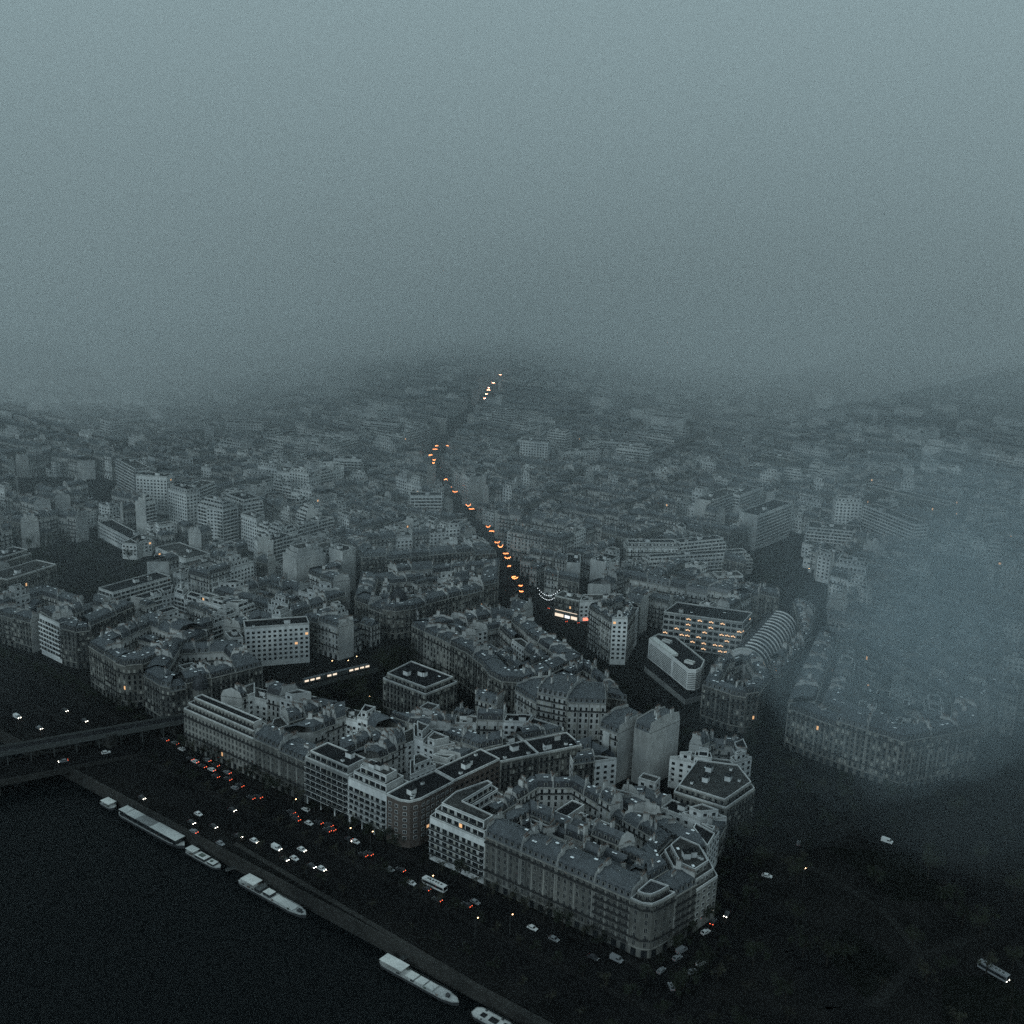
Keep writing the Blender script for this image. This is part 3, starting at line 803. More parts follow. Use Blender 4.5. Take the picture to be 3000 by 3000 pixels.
# ---- block D: triangular block of mansards
D = QQ((-27, 219), (26, 206), (49, 196), (62, 187), (72, 184), (82, 190), (86, 214), (87, 244), (43, 265), (8, 286), (-2, 280))
di = ring(D, 25, 12, 'triangular block below the garland street', seed=91, det=1, styles='h', lot=(13, 19))
di2 = ring(inset(di, 3.5), 22, 9, 'inner row of the triangular block', seed=92, det=1, styles='hhs', lot=(11, 17))
infill(di2, 21, random.Random(9), 'triangular block below the garland street', det=1, cover=.85)
for i, (s0, n0, s1, n1, h) in enumerate([(84, 180, 103, 174, 25), (103.2, 174, 120, 178, 31), (120.2, 178, 137, 190, 29)]):
    L = math.hypot(s1 - s0, n1 - n0); ux, un = (s1 - s0) / L, (n1 - n0) / L
    q = QQ((s0, n0), (s1, n1), (s1 - un * 24, n1 + ux * 24), (s0 - un * 24, n0 + ux * 24))
    r = mansard_lot(q, h, 95 + i, (True, True), 1, 'render', roof='zinc')
    add(r, ['pale blank-walled house at the foot of the triangular block', 'tall house with sheer blank pale wall rising above the chimneyed court', 'tall blank-walled house with zinc roof at the boulevard end of the triangular block'][i], None, 1, keep=True)
ring(QQ((88, 214), (118, 206), (137, 212), (112, 232), (88, 243)), 23, 10, 'boulevard side of the triangular block', seed=98, det=1, lot=(11, 16))
zone(D, 3); zone(QQ((84, 176), (140, 174), (142, 210), (88, 245)), 2)

# ---- block E: with the dark dome
Ep = QQ((-98, 240), (-70, 238), (-61, 241), (-57, 250), (-43, 330), (-60, 352), (-80, 380), (-135, 285))
ei = ring(Ep, 20, 12, 'domed corner block beyond the station trees', seed=101, det=1, styles='h', lot=(15, 21), mat_='stone_a')
ei2 = ring(inset(ei, 4), 18, 9, 'inner row of the domed block', seed=102, det=1, styles='hhs', lot=(12, 18)); infill(ei2, 19, random.Random(19), 'domed corner block', det=1, cover=.85)
zone(Ep, 4)
Fp = QQ((-205, 335), (-148, 298), (-92, 392), (-150, 430))
fi = ring(Fp, 24, 13, 'crescent block with pale gables behind the dome', seed=103, det=1, styles='hhhs')
infill(fi, 22, random.Random(29), 'crescent block behind the dome', det=1, cover=.85); zone(Fp, 4)

# ---- left blocks
for nm, P, H, sd, mt in (('stone block next to the viaduct boulevard', [(-88, 63), (-70, 60.5), (-63, 62), (-60, 70), (-50, 116), (-85, 128), (-116, 97)], 23, 111, 'stone_b'),
                     ('balconied quay block two streets from the viaduct', [(-142, 64), (-108, 59), (-100, 60), (-95, 67), (-106, 121), (-160, 118)], 26, 113, 'stone_a'),
                     ('farthest quay block dimmed by mist', [(-212, 76), (-182, 72), (-172, 74), (-168, 82), (-178, 121), (-214, 116)], 24, 115, 'stone_b')):
    P = QQ(*P); I = ring(P, H, 12, nm, seed=sd, det=1, styles='hhh', mat_=mt, lot=(13, 20)); infill(I, H - 2, random.Random(sd), nm, det=1, cover=.85); zone(P, 3)
slab(Q(-210, 73.5), Q(-186, 72.5), 12, 26, 'm', 117, 'balconied modern building at the far quay, dim with rows of white balcony fronts', lod=1)
slab(Q(-97, 143), Q(-74, 175), 13, 26, 's', 121, 'white grid-fronted apartment building with square windows, behind the stone block by the viaduct', roofmat='felt', setbacks=0, lit=.008)
slab(Q(-101, 135), Q(-98, 142), 13, 20, 's', 122, 'lower white wing with square windows attached before the grid-fronted building')
# ---- towers and slabs on the left
def gs(xa, ya, xb, yb, z): return G(xa, ya, z), G(xb, yb, z)
for i, (seg, dep, H, st, lb, kw) in enumerate([
    ((868, 1640, 954, 1624), 20, 30, 't', 'stepped white tower with terraced top floors and blank flanks', dict(blank=(0, 3), setbacks=2)),
    ((956, 1612, 1003, 1600), 16, 30, 'm', 'dark balconied apartment front joined between two white towers', {}),
    ((1004, 1618, 1042, 1606), 14, 33, 's', 'slender blank white tower right of the stepped one', dict(blank=(0, 1, 3))),
    ((754, 1590, 800, 1586), 14, 33, 's', 'plain pale tower with overhanging dark-banded top floor', dict(blank=(0,), setbacks=1)),
    ((800, 1586, 858, 1570), 14, 30, 'm', 'banded wing behind the plain pale tower', {}),
    ((712, 1478, 770, 1468), 30, 34, 'm', 'misty balconied tower behind the plain pale tower', dict(setbacks=1)),
    ((580, 1478, 652, 1496), 16, 34, 'm', 'misty tower with crown of pale terraces', dict(setbacks=2)),
    ((654, 1494, 702, 1474), 16, 34, 's', 'square-windowed wing of the crowned misty tower', {}),
    ((492, 1432, 545, 1448), 14, 38, 's', 'pale tower with vertical window stripes deep in mist', dict(setbacks=1)),
    ((546, 1446, 630, 1412), 14, 34, 'm', 'long banded slab running off from the striped tower', {}),
    ((398, 1392, 488, 1398), 14, 36, 's', 'wide misty apartment tower with a row of lit windows', dict(lit=.04)),
    ((340, 1345, 396, 1375), 14, 36, 'm', 'dim tower with stacked balconies at the misty edge', {}),
    ((285, 1530, 400, 1590), 13, 13, 's', 'low long slab beside the dark park', {}),
    ((400, 1596, 452, 1570), 13, 13, 's', 'short end wing of the low slab by the park', dict(blank=(0,))),
    ((62, 1540, 205, 1515), 12, 13, 's', 'long low building across the far side of the dark park', {}),
    ((455, 1605, 545, 1640), 22, 12, 's', 'low flat-roofed school-like block with two square roofs', dict(setbacks=0)),
    ((560, 1665, 682, 1632), 14, 14, 's', 'low white-edged slab with square windows before the school-like block', {}),
    ((330, 1738, 500, 1690), 16, 16, 'm', 'wide low banded apartment block beyond the quay blocks', {}),
    ((0, 1650, 92, 1622), 18, 20, 'h', 'dim stone house with lit attic window at the photo edge', dict(setbacks=1)),
    ((20, 1700, 165, 1655), 20, 26, 'h', 'dim tall stone building near the misty photo edge', {}),
]):
    a, b = gs(*seg, H); slab(a, b, dep, H, st, 200 + i, lb, **kw)

# ---- office with lit windows
def quadslab(P, H, st, sd, lb, **k):
    det = k.pop('det', 1); nm = k.pop('name', None); ct = k.pop('cat', None)
    r = flat_block(P, H, st, sd, k.pop('lod', 1), **k); zone(P, 3); return add(r, lb, None, det, nm, ct, keep=True)
quadslab(QQ((81, 352), (131, 369), (127, 392), (78, 376)), 24, 'o', 301, 'long modern office building with rows of partly lit windows under a thin white cornice', lit=.3, roofmat='felt', huts=0, lod=2, det=2, name='office_building', cat='office building')
# ---- wedge house and neighbours near the plaza
ring(QQ((44, 316), (72, 300), (80, 306), (66, 344), (50, 350)), 28, 9, 'wedge-shaped block by the plaza', seed=305, det=1, styles='hhs', lot=(12, 20), mat_='render')
zone(QQ((48, 318), (84, 300), (90, 306), (72, 346), (54, 350)), 3)
quadslab(QQ((-8, 352), (12, 354), (12.1, 366), (-10, 365)), 15, 'h', 307, 'rounded shop building with glowing storefronts where the garlands meet the plaza', name='shop_building', cat='shop', lit=.1)
quadslab(QQ((12.3, 354), (34, 380), (26, 388), (6, 368)), 15, 's', 308, 'white plaza house with slate roof and red lit shopfronts', name='shop_building', cat='shop', lit=.03)
# ---- stone corner block under the vault
HCp = QQ((157, 262), (176, 260.5), (184, 263), (188, 270), (182, 300), (163, 324), (150, 322), (146, 300))
hi = ring(HCp, 22, 12, 'rounded stone corner block below the vaulted building', seed=311, det=1, styles='h', lot=(13, 20), mat_='stone_b')
infill(hi, 20, random.Random(44), 'rounded stone corner block', det=1, cover=.9); zone(HCp, 3); zone(QQ((135, 322), (170, 320), (165, 420), (120, 420)), 2)
ring(QQ((170, 326), (186, 300), (176, 372), (152, 440), (136, 440), (168, 380)), 22, 9, 'row along the avenue beside the vault', seed=313, det=1, styles='h', lot=(14, 20))
# ---- right misty blocks
FR = QQ((209, 262), (238, 257), (275, 255), (300, 300), (286, 340), (205, 390), (181, 372))
f2 = ring(FR, 27, 13, 'big mist-veiled block across the avenue', seed=321, det=1, styles='h', lot=(16, 24), mat_='stone_a'); f3 = ring(inset(f2, 4), 24, 10, 'inner row of the mist-veiled block', seed=322, det=1, styles='hhs', lot=(13, 19)); infill(f3, 24, random.Random(61), 'mist-veiled block across the avenue', det=1, cover=.85); zone(FR, 4)
# ---- white terraces and slabs beyond the plaza
for i, (seg, dep, H, st, lb, kw) in enumerate([
    ((1836, 1603, 1988, 1604), 14, 22, 'h', 'white pilastered building with tall windows and penthouse above the terraces', dict(wallmat='render_white', setbacks=1)),
    ((1990, 1604, 2127, 1590), 14, 21, 'm', 'banded white building joined beside the pilastered one', dict(setbacks=1)),
    ((1896, 1660, 2205, 1640), 16, 12, 't', 'long white stepped terrace building below the pilastered one', dict(setbacks=2)),
    ((2103, 1690, 2178, 1688), 12, 16, 'm', 'small white gridded block with rounded blank end wall', {}),
    ((2082, 1470, 2164, 1440), 16, 30, 'm', 'balconied slab with blank pale end, first of the misty slabs', dict(blank=(3,))),
    ((2168, 1452, 2228, 1430), 16, 29, 'm', 'balconied slab behind the first misty slab', {}),
    ((2220, 1512, 2320, 1474), 18, 32, 'm', 'balconied slab with broad blank end facing the dark garden', dict(blank=(3,))),
    ((2450, 1470, 2528, 1474), 14, 34, 's', 'narrow pale tower left of the long misty slab', dict(setbacks=1)),
    ((2531, 1480, 2680, 1538), 14, 34, 'm', 'long misty slab of white balconies fading to the right', {}),
    ((2528, 1420, 2776, 1480), 14, 26, 'h', 'long misty stone terrace behind the white slab', {}),
    ((2362, 1556, 2528, 1572), 26, 18, 'm', 'rounded white building with curved terraces by the dark garden', dict(setbacks=1)),
    ((2350, 1592, 2490, 1625), 14, 12, 's', 'low terraced front under the rounded white building', {}),
    ((1650, 1325, 1760, 1318), 14, 26, 's', 'pale rectangular slab in mist beyond the shopping street', dict(blank=(3,))),
    ((1720, 1290, 1890, 1300), 14, 26, 'm', 'long faint slab in the mist beyond the roofs', {}),
    ((1660, 1650, 1700, 1652), 24, 24, 's', 'blank pale end house above the plaza', dict(blank=(0, 1, 3))),
    ((1730, 1640, 1775, 1650), 22, 27, 's', 'tall blank pale house above the plaza roofs', dict(blank=(0, 3))),
    ((1780, 1650, 1812, 1648), 20, 26, 's', 'second tall blank house above the plaza roofs', dict(blank=(0,))),
    ((1470, 1320, 1510, 1310), 16, 28, 's', 'pale blank-ended house beside the shopping street', dict(blank=(0,))),
    ((1375, 1400, 1425, 1396), 16, 30, 's', 'blank pale block above the bend of the shopping street', dict(blank=(0,))),
    ((2230, 1330, 2330, 1350), 16, 28, 'h', 'faint ornate block on the misty rise', {}),
]):
    a, b = gs(*seg, H); slab(a, b, dep, H, st, 400 + i, lb, **kw)

# open places
zone(QQ((60, 290), (95, 262), (140, 238), (200, 215), (208, 258), (157, 258), (140, 300), (138, 330), (128, 350), (92, 348), (92, 306)), 0)
zone(QQ((-60, 190), (-40, 116), (45, 118), (8, 148), (6, 180), (24, 203), (-30, 216), (-55, 234)), 0)
PARK_L = pxp([(40, 1620), (220, 1590), (300, 1610), (450, 1690), (330, 1790), (150, 1770), (60, 1700)], 0)
PARK_R = pxp([(2205, 1720), (2210, 1620), (2330, 1590), (2350, 1680), (2400, 1760), (2300, 1790)], 0)
PARK_B = pxp([(2110, 2520), (2230, 2370), (2290, 2235), (2480, 2300), (2640, 2310), (2760, 2250), (2860, 2190), (3250, 2150), (3400, 3300), (1950, 3300), (1900, 2830)], 0)
PARK_L2 = pxp([(60, 1400), (340, 1420), (330, 1520), (220, 1480), (60, 1510)], 0)
for P in (PARK_L, PARK_R, PARK_B, PARK_L2): zone(P, 0)
zone(QQ((-2, 330), (20, 322), (40, 300), (46, 316), (50, 350), (12, 352), (-8, 350)), 0)

# ---- the generic city behind, a jittered grid of blocks
def blocked(q):
    c = cen(q)
    for Z in ZONES:
        if inside(c, Z) or any(inside(p, Z) for p in q): return True
    for nm, pts, wd in STREETS:
        for i in range(len(pts) - 1):
            if segd(c, pts[i], pts[i + 1]) < wd / 2 + 5 or any(segd(p, pts[i], pts[i + 1]) < wd / 2 + .3 for p in q): return True
    return False
def visible(c, m=200):
    x, y = proj(c[0], c[1], 15); return -m < x < 3000 + m and y < 3050 and c[1] > 50
gg = random.Random(77)
GRID = []
n_ = 66.0
row = 0
while n_ < 2900:
    dn = gg.uniform(48, 66) * (1 + n_ / 5000); s_ = -2600 + gg.uniform(0, 60)
    while s_ < 2300:
        ds = gg.uniform(66, 118) * (1 + n_ / 6000)
        c = Q(s_ + ds / 2, n_ + dn / 2)
        if visible(c):
            sw = 10; sk = gg.uniform(-8, 8); j = lambda: gg.uniform(-5, 5)
            bend = 0.00022 * (s_ - 100)
            P = [(s_ + j(), n_ + sk + j()), (s_ + ds - sw + j(), n_ - sk + j()), (s_ + ds - sw + j(), n_ + dn - sw - sk + j()), (s_ + j(), n_ + dn - sw + sk + j())]
            P = [Q(a + (b - 60) * bend * 40 / 100 * .5, b) for a, b in P]
            GRID.append((math.hypot(*cen(P)), P, row))
        s_ += ds
    n_ += dn; row += 1
for d_, P, row in GRID:
    near = d_ < 1500
    before = len(RECS)
    lodg = 1 if d_ < 1450 else 0
    I = ring(P, gg.choice([17, 20, 22, 22, 24]), gg.uniform(10, 12.5), '', seed=gg.randrange(10 ** 6), lod=lodg, styles='hhhhhhhs' if gg.random() < .8 else 'hmst', det=0, lot=(13, 21) if d_ < 1300 else (22, 34))
    if d_ < 1500: infill(I, 19, gg, '', tries=40, lod=lodg)
    kept = [r for r in RECS[before:] if not blocked(r.P)]
    del RECS[before:]
    RECS.extend(kept)
    if gg.random() < .16 and d_ > 850:
        c = cen(P); a = gg.uniform(-.7, .2); L, D_ = gg.uniform(22, 50), gg.uniform(13, 16)
        ca, sa = math.cos(a), math.sin(a)
        q = [(c[0] + x * ca - y * sa, c[1] + x * sa + y * ca) for x, y in ((-L / 2, -D_ / 2), (L / 2, -D_ / 2), (L / 2, D_ / 2), (-L / 2, D_ / 2))]
        if not blocked(q): add(flat_block(q, gg.uniform(24, 40), gg.choice('mst'), gg.randrange(10 ** 6), lodg, setbacks=gg.choice([0, 0, 1])), None, None, 0)

# ---- choose which become objects of their own
def size(r):
    c = cen(r.P); D = math.hypot(c[0], c[1], CAM_H - r.H); return area(ccw(r.P)) ** .5 * (r.H + 12) / D ** 2
def inframe(r):
    c = cen(r.P)
    x, y = proj(c[0], c[1], r.H); return -20 < x < 3020 and 0 < y < 3020
explicit = [r for r in RECS if r.label]
gen = [r for r in RECS if not r.label and inframe(r)]
gen.sort(key=size, reverse=True)
NIND = 300
nb = max(0, NIND - len([r for r in explicit if inframe(r)]))
solo = set(id(r) for r in gen[:nb]) | set(id(r) for r in explicit if inframe(r))
print('explicit', len(explicit), 'generic', len(gen), 'all', len(RECS), 'solo', len(solo))

def where_label(r):
    c = cen(r.P); x, y = proj(c[0], c[1], r.H)
    mt = WM.get(r.desc[0], 'pale'); rf = RM.get(r.desc[1], 'grey roof')
    if y > 1880: z = 'at the back of the near blocks'
    elif x < 700: z = 'in the dim quarter around the dark park'
    elif x < 1400 and y > 1600: z = 'in the roofs between the white towers and the dome'
    elif x < 1400: z = 'in the hazy roofs beyond the crescent block'
    elif x < 1950 and y > 1600: z = 'in the roofs beside the garland street'
    elif x < 1950: z = 'in the hazy roofs right of the garland street'
    elif y > 1600: z = 'in the mist beyond the lit office'
    else: z = 'in the mist around the balconied slabs'
    return '%s %s with %s %s' % (mt, 'house' if r.cat != 'house wing' else 'wing', rf, z), 'similar roofs ' + z

STUFF = {}
counts = {}
nwin = 0
for r in RECS:
    if id(r) in solo:
        lab, grp = r.label, r.group
        if not lab: lab, grp = where_label(r)
        words_ = lab.split()
        if len(words_) > 16: lab = ' '.join(words_[:16])
        c = cen(r.P)
        root = empty(r.name, (c[0], c[1], 0)); tag(root, lab, r.cat, grp)
        org = (c[0], c[1], 0); inv = Matrix.Translation((-c[0], -c[1], 0))
        for k, mb in r.parts.items():
            if mb.f: build(mb, k.split('_')[0] if k.startswith(('balcony', 'column')) else ('party_wall' if k.startswith('party') else k), root, org)
        if r.det >= 1:
            for k, mx in r.inst:
                o = link(NICE.get(k, k), TME[k], root); o.matrix_local = inv @ mx
        else:
            rf = MB()
            for k, mx in r.inst: rf.add(TPL[k], mx)
            if rf.f: tag(build(rf, 'roof_fittings', root, org), kind='stuff')
        cc = sorted(r.win, key=lambda w_: (w_[1].translation - Vector((0, 0, CAM_H))).length)
        for k, mx in cc[:100]:
            o = link('window', TME[k], root); o.matrix_local = inv @ mx; nwin += 1
        rest = MB()
        for k, mx in cc[100:]: rest.add(TPL[k], mx)
        if rest.f: tag(build(rest, 'windows', root, org), kind='stuff')
    else:
        c = cen(r.P)
        S = STUFF.setdefault('city', MB())
        for k, mb in r.parts.items(): S.add(mb)
        for k, mx in r.inst: S.add(TPL[k], mx)
        for k, mx in r.win: S.add(TPL[k], mx)
tag(build(STUFF['city'], 'distant_houses'), 'mass of hazy roofs and houses fading into the mist beyond the nearer blocks', 'houses', kind='stuff')
print('windows', nwin)

# ---- domes on two corners (parts of the houses they stand on)
def dome_mesh(c, z, rad, hgt):
    m = MB(); k = 12; prof = [(1.0, 0), (1.02, .12), (.98, .35), (.86, .6), (.62, .82), (.3, .95), (.1, 1.0), (.06, 1.25), (0.01, 1.5)]
    def rg(r_, zz): return [(c[0] + rad * r_ * math.cos(2 * math.pi * i / k), c[1] + rad * r_ * math.sin(2 * math.pi * i / k), zz) for i in range(k)]
    R0 = rg(1.04, z - 3.0); R1 = rg(1.04, z)
    for i in range(k): m.quad(R0[i], R0[(i + 1) % k], R1[(i + 1) % k], R1[i], 'stone_a')
    prev = R1
    for r_, h_ in prof:
        cur = rg(r_, z + hgt * h_)
        for i in range(k): m.quad(prev[i], prev[(i + 1) % k], cur[(i + 1) % k], cur[i], 'slate')
        prev = cur
    return m
def attach_dome(p, z, rad, hgt):
    best = min((o for o in bpy.data.objects if o.parent is None and o.type == 'EMPTY' and 'category' in o and o['category'] in ('house', 'apartment building')), key=lambda o: dist(o.location, p))
    m = dome_mesh(p, z, rad, hgt)
    build(m, 'dome', best, (best.location.x, best.location.y, 0))
attach_dome(G(1168, 1762, 22), 23, 5.6, 8.5)
attach_dome(G(588, 2022, 24), 25.5, 4.2, 8.0)

# ---- slender white building on stilts
sp = QQ((93, 312), (120, 294.5), (137, 283), (141, 285.5), (141.5, 291), (137.5, 303), (104, 327), (93, 324))
sp = ccw(sp)
root = empty('slender_building', (*cen(sp), 0)); org = (*cen(sp), 0)
tag(root, 'slender white building on stilts with louvred walls and rounded end, before the lit office', 'office building')
zt = 19.0
m = MB()
n = len(sp)
for i in range(n):
    a, b = sp[i], sp[(i + 1) % n]
    m.quad((*a, 6.5), (*b, 6.5), (*b, zt + .9), (*a, zt + .9), 'render_white')
m.face([(*p, 6.5) for p in reversed(sp)], 'concrete')
sI = inset(sp, .5)
for i in range(n):
    j = (i + 1) % n
    m.quad((*sp[i], zt + .9), (*sp[j], zt + .9), (*sI[j], zt + .9), (*sI[i], zt + .9), 'boat_roof')
    m.quad((*sI[j], zt), (*sI[i], zt), (*sI[i], zt + .9), (*sI[j], zt + .9), 'render')
build(m, 'wall', root, org)
m = MB(); m.face([(*p, zt) for p in sI], 'felt'); build(m, 'roof', root, org)
m = MB()
for i in range(n):
    a, b = sp[i], sp[(i + 1) % n]; L = dist(a, b); ux, uy = (b[0] - a[0]) / L, (b[1] - a[1]) / L
    for k in range(9):
        z = 7.6 + k * 1.15
        if z > 16.8: break
        P = lambda t, zz: (a[0] + ux * t + uy * .04, a[1] + uy * t - ux * .04, zz)
        e0 = .0 if L < 9 else 1.2
        m.quad(P(e0, z), P(L - e0, z), P(L - e0, z + .5), P(e0, z + .5), 'steel')
build(m, 'louvres', root, org)
m = MB(); q = [lerp(sI[0], sI[-1], .05), sI[1], lerp(sI[1], sI[-2], .22), lerp(sI[0], sI[-1], .45)]
qq = QQ((94.2, 312.3), (119, 296.3), (121, 299.5), (95.5, 316.2))
m.prism(qq, zt, zt + 1.6, 'boat_roof'); build(m, 'roof_screen', root, org)
for (s_, n_) in ((104, 316), (132, 294)):
    m = MB(); c = Q(s_, n_)
    for dx, dy, w_, d_ in ((0, -1.4, 6, .4), (0, 1.4, 6, .4), (-2.8, 0, .4, 3), (2.8, 0, .4, 3)):
        ca, sa = math.cos(QANG), math.sin(QANG)
        m.box((c[0] + dx * ca - dy * sa, c[1] + dx * sa + dy * ca, zt), (w_, d_, 1.5), 'boat_roof', QANG)
    m.box((c[0], c[1], zt), (4.5, 2.2, .8), 'steel', QANG)
    build(m, 'plant_frame', root, org)
for (s_, n_) in ((97, 317), (108, 312), (118, 303), (128, 296), (136, 290)):
    m = MB(); m.tube((*Q(s_, n_), 0), (*Q(s_, n_), 6.5), .7, .7, 'concrete', 8); build(m, 'column', root, org)
m = MB(); m.prism(QQ((95, 305), (140, 276), (145, 290), (106, 320)), 0, 3.6, 'concrete', 'felt'); build(m, 'podium', root, org)

# ---- vaulted building
ax0, ax1 = Q(153.5, 327), Q(140, 408)
root = empty('vaulted_building', (*ax0, 0)); org = (*ax0, 0)
tag(root, 'white barrel-vaulted building with curved ribs and pale arched end wall, joined to the lit office', 'office building')
ux, uy = (ax1[0] - ax0[0]), (ax1[1] - ax0[1]); Lv = math.hypot(ux, uy); ux /= Lv; uy /= Lv; vx, vy = uy, -ux
Rv, zb = 13.0, 11.0
def vp(t, ang, rr=Rv): return (ax0[0] + ux * t + vx * rr * math.cos(ang), ax0[1] + uy * t + vy * rr * math.cos(ang), zb + (rr) * 1.0 * math.sin(ang))
K = 16
m = MB()
arch = [vp(0, math.pi * i / K) for i in range(K + 1)]
base = [(arch[-1][0], arch[-1][1], 0), (arch[0][0], arch[0][1], 0)]
m.face(arch + base, 'render_white')
arch2 = [vp(Lv, math.pi * i / K) for i in range(K + 1)]
m.face(list(reversed(arch2 + [(arch2[-1][0], arch2[-1][1], 0), (arch2[0][0], arch2[0][1], 0)])), 'render')
for a_ in (0, math.pi):
    p, q = vp(0, a_), vp(Lv, a_); m.quad((p[0], p[1], 0), (q[0], q[1], 0), q, p, 'render_white')
build(m, 'wall', root, org)
m = MB()
for i in range(K):
    a0, a1 = math.pi * i / K, math.pi * (i + 1) / K
    m.quad(vp(0.6, a0), vp(Lv, a0), vp(Lv, a1), vp(0.6, a1), 'slate' if 2 < i < 12 else 'glass')
build(m, 'roof', root, org)
for k in range(15):
    m = MB(); t0 = .0 + k * (Lv - 1.2) / 14
    for i in range(0, 9 if k % 1 == 0 else K):
        a0, a1 = math.pi * i / K, math.pi * (i + 1) / K
        A, B = vp(t0, a0, Rv + .5), vp(t0 + 1.1, a0, Rv + .5); C_, D_ = vp(t0 + 1.1, a1, Rv + .5), vp(t0, a1, Rv + .5)
        m.quad(A, B, C_, D_, 'render_white')
        m.quad(vp(t0, a0, Rv - .1), A, D_, vp(t0, a1, Rv - .1), 'render_white'); m.quad(B, vp(t0 + 1.1, a0, Rv - .1), vp(t0 + 1.1, a1, Rv - .1), C_, 'render')
    build(m, 'rib', root, org)
m = MB()   # arched rim of the end wall
for i in range(K):
    a0, a1 = math.pi * i / K, math.pi * (i + 1) / K
    m.quad(vp(-.4, a0, Rv + .6), vp(-.4, a1, Rv + .6), vp(-.4, a1, Rv - .5), vp(-.4, a0, Rv - .5), 'boat_roof')
    m.quad(vp(-.4, a0, Rv + .6), vp(.8, a0, Rv + .6), vp(.8, a1, Rv + .6), vp(-.4, a1, Rv + .6), 'boat_roof')
build(m, 'rim', root, org)
m = MB(); p = lambda dx, z, o=-.15: (ax0[0] + vx * dx + ux * o, ax0[1] + vy * dx + uy * o, z)
m.quad(p(3, 17), p(9, 17), p(8, 19.6), p(3, 19.6), 'glass'); build(m, 'window', root, org)
m = MB(); c = p(1.5, 0, -3.5)
m.box((c[0], c[1], 0), (9, 6, 15.5), 'render', math.atan2(vy, vx), 'felt'); build(m, 'entrance_block', root, org)
for dx, o, z in ((-3.6, -6.8, 14), (2.2, -6.8, 13.2), (7.5, -1.4, 15), (11, -2.5, 14)):
    q = p(dx, z, o); m = MB(); m.box((q[0], q[1], q[2]), (.8, .8, .8), 'lamp_warm'); build(m, 'lamp', root, org)

# ---- metro viaduct, road bridge and lit train
def along(pts, d):
    for i in range(len(pts) - 1):
        L = dist(pts[i], pts[i + 1])
        if d <= L or i == len(pts) - 2: return lerp(pts[i], pts[i + 1], d / L), math.atan2(pts[i + 1][1] - pts[i][1], pts[i + 1][0] - pts[i][0])
        d -= L
vpts = QQ((-258, -400), (-89, -22), (-50, 65), (-36, 137), (-24, 182))
root = empty('metro_viaduct', (*vpts[1], 0)); org = (*vpts[1], 0)
tag(root, 'dark elevated metro viaduct crossing river and quay towards the lit train', 'viaduct')
m = MB(); strip(vpts, 7.8, 8.2, m, 'felt'); strip(vpts, 7.8, 7.0, m, 'steel')
build(m, 'deck', root, org)
for off in (-3.9, 3.9):
    m = MB()
    for i in range(len(vpts) - 1):
        a, b = vpts[i], vpts[i + 1]; L = dist(a, b); nx, ny = -(b[1] - a[1]) / L, (b[0] - a[0]) / L
        A, B = (a[0] + nx * off, a[1] + ny * off), (b[0] + nx * off, b[1] + ny * off)
        A2, B2 = (A[0] + nx * .15, A[1] + ny * .15), (B[0] + nx * .15, B[1] + ny * .15)
        m.prism([A, B, B2, A2], 6.6, 9.3, 'steel')
    build(m, 'girder', root, org)
d = 10
tot = sum(dist(vpts[i], vpts[i + 1]) for i in range(len(vpts) - 1))
while d < tot:
    p_, a_ = along(vpts, d)
    m = MB()
    for o in (-2.6, 2.6):
        x, y = p_[0] - math.sin(a_) * o, p_[1] + math.cos(a_) * o
        m.tube((x, y, -1), (x, y, 6.9), .35, .3, 'steel', 6)
    build(m, 'column', root, org); d += 11
for p_ in (Q(-67, 25), Q(-56, 58), Q(-100, -48)):
    m = MB(); m.box((p_[0], p_[1], -7), (9, 4.5, 15.0), 'quay_stone', QANG); build(m, 'stone_pier', root, org)
bpts = QQ((-247, -400), (-78, -20), (-61, 20), (-56, 30))
root = empty('road_bridge', (*bpts[1], 0)); org = (*bpts[1], 0)
tag(root, 'dark road bridge running beneath the metro viaduct with two cars on it', 'bridge')
m = MB(); strip(bpts, 22, 1.0, m, 'asphalt')
for i in range(3):
    a, b = bpts[i], bpts[i + 1]; L = dist(a, b); nx, ny = -(b[1] - a[1]) / L, (b[0] - a[0]) / L
    for o in (-11, 11): m.prism([(a[0] + nx * o, a[1] + ny * o), (b[0] + nx * o, b[1] + ny * o), (b[0] + nx * (o + .4), b[1] + ny * (o + .4)), (a[0] + nx * (o + .4), a[1] + ny * (o + .4))], -1.2, 2.0, 'quay_stone')
build(m, 'deck', root, org)
for k in range(7):
    p_, a_ = along(bpts, 405 - k * 36); m = MB(); m.box((p_[0], p_[1], -8), (4, 23, 8.8), 'quay_stone', a_); build(m, 'stone_pier', root, org)
root = None
ta, tb = along(vpts, dist(vpts[0], vpts[1]) + dist(vpts[1], vpts[2]) + 72)[0], vpts[4]
p0 = Q(-37, 135); p1 = Q(-25, 178)
L = dist(p0, p1); ang = math.atan2(p1[1] - p0[1], p1[0] - p0[0])
root = empty('metro_train', (*lerp(p0, p1, .5), 8.2)); org = (*lerp(p0, p1, .5), 8.2)
tag(root, 'metro train with warm lit windows standing on the viaduct beside the dark trees', 'train')
for k in range(3):
    c = lerp(p0, p1, (k + .5) / 3); m = MB(); m.box((c[0], c[1], 8.9), (L / 3 - .7, 2.5, 2.7), 'steel', ang, 'zinc'); build(m, 'carriage', root, org)
    for j in range(4):
        if (k * 4 + j) in (3, 6, 7): continue
        for sgn in (-1, 1):
            cc = lerp(p0, p1, (k + (j + .5) / 4) / 3); m = MB()
            m.box((cc[0] - math.sin(ang) * 1.28 * sgn, cc[1] + math.cos(ang) * 1.28 * sgn, 10.0), (2.6, .06, 1.1), 'shop', ang)
            build(m, 'window', root, org)

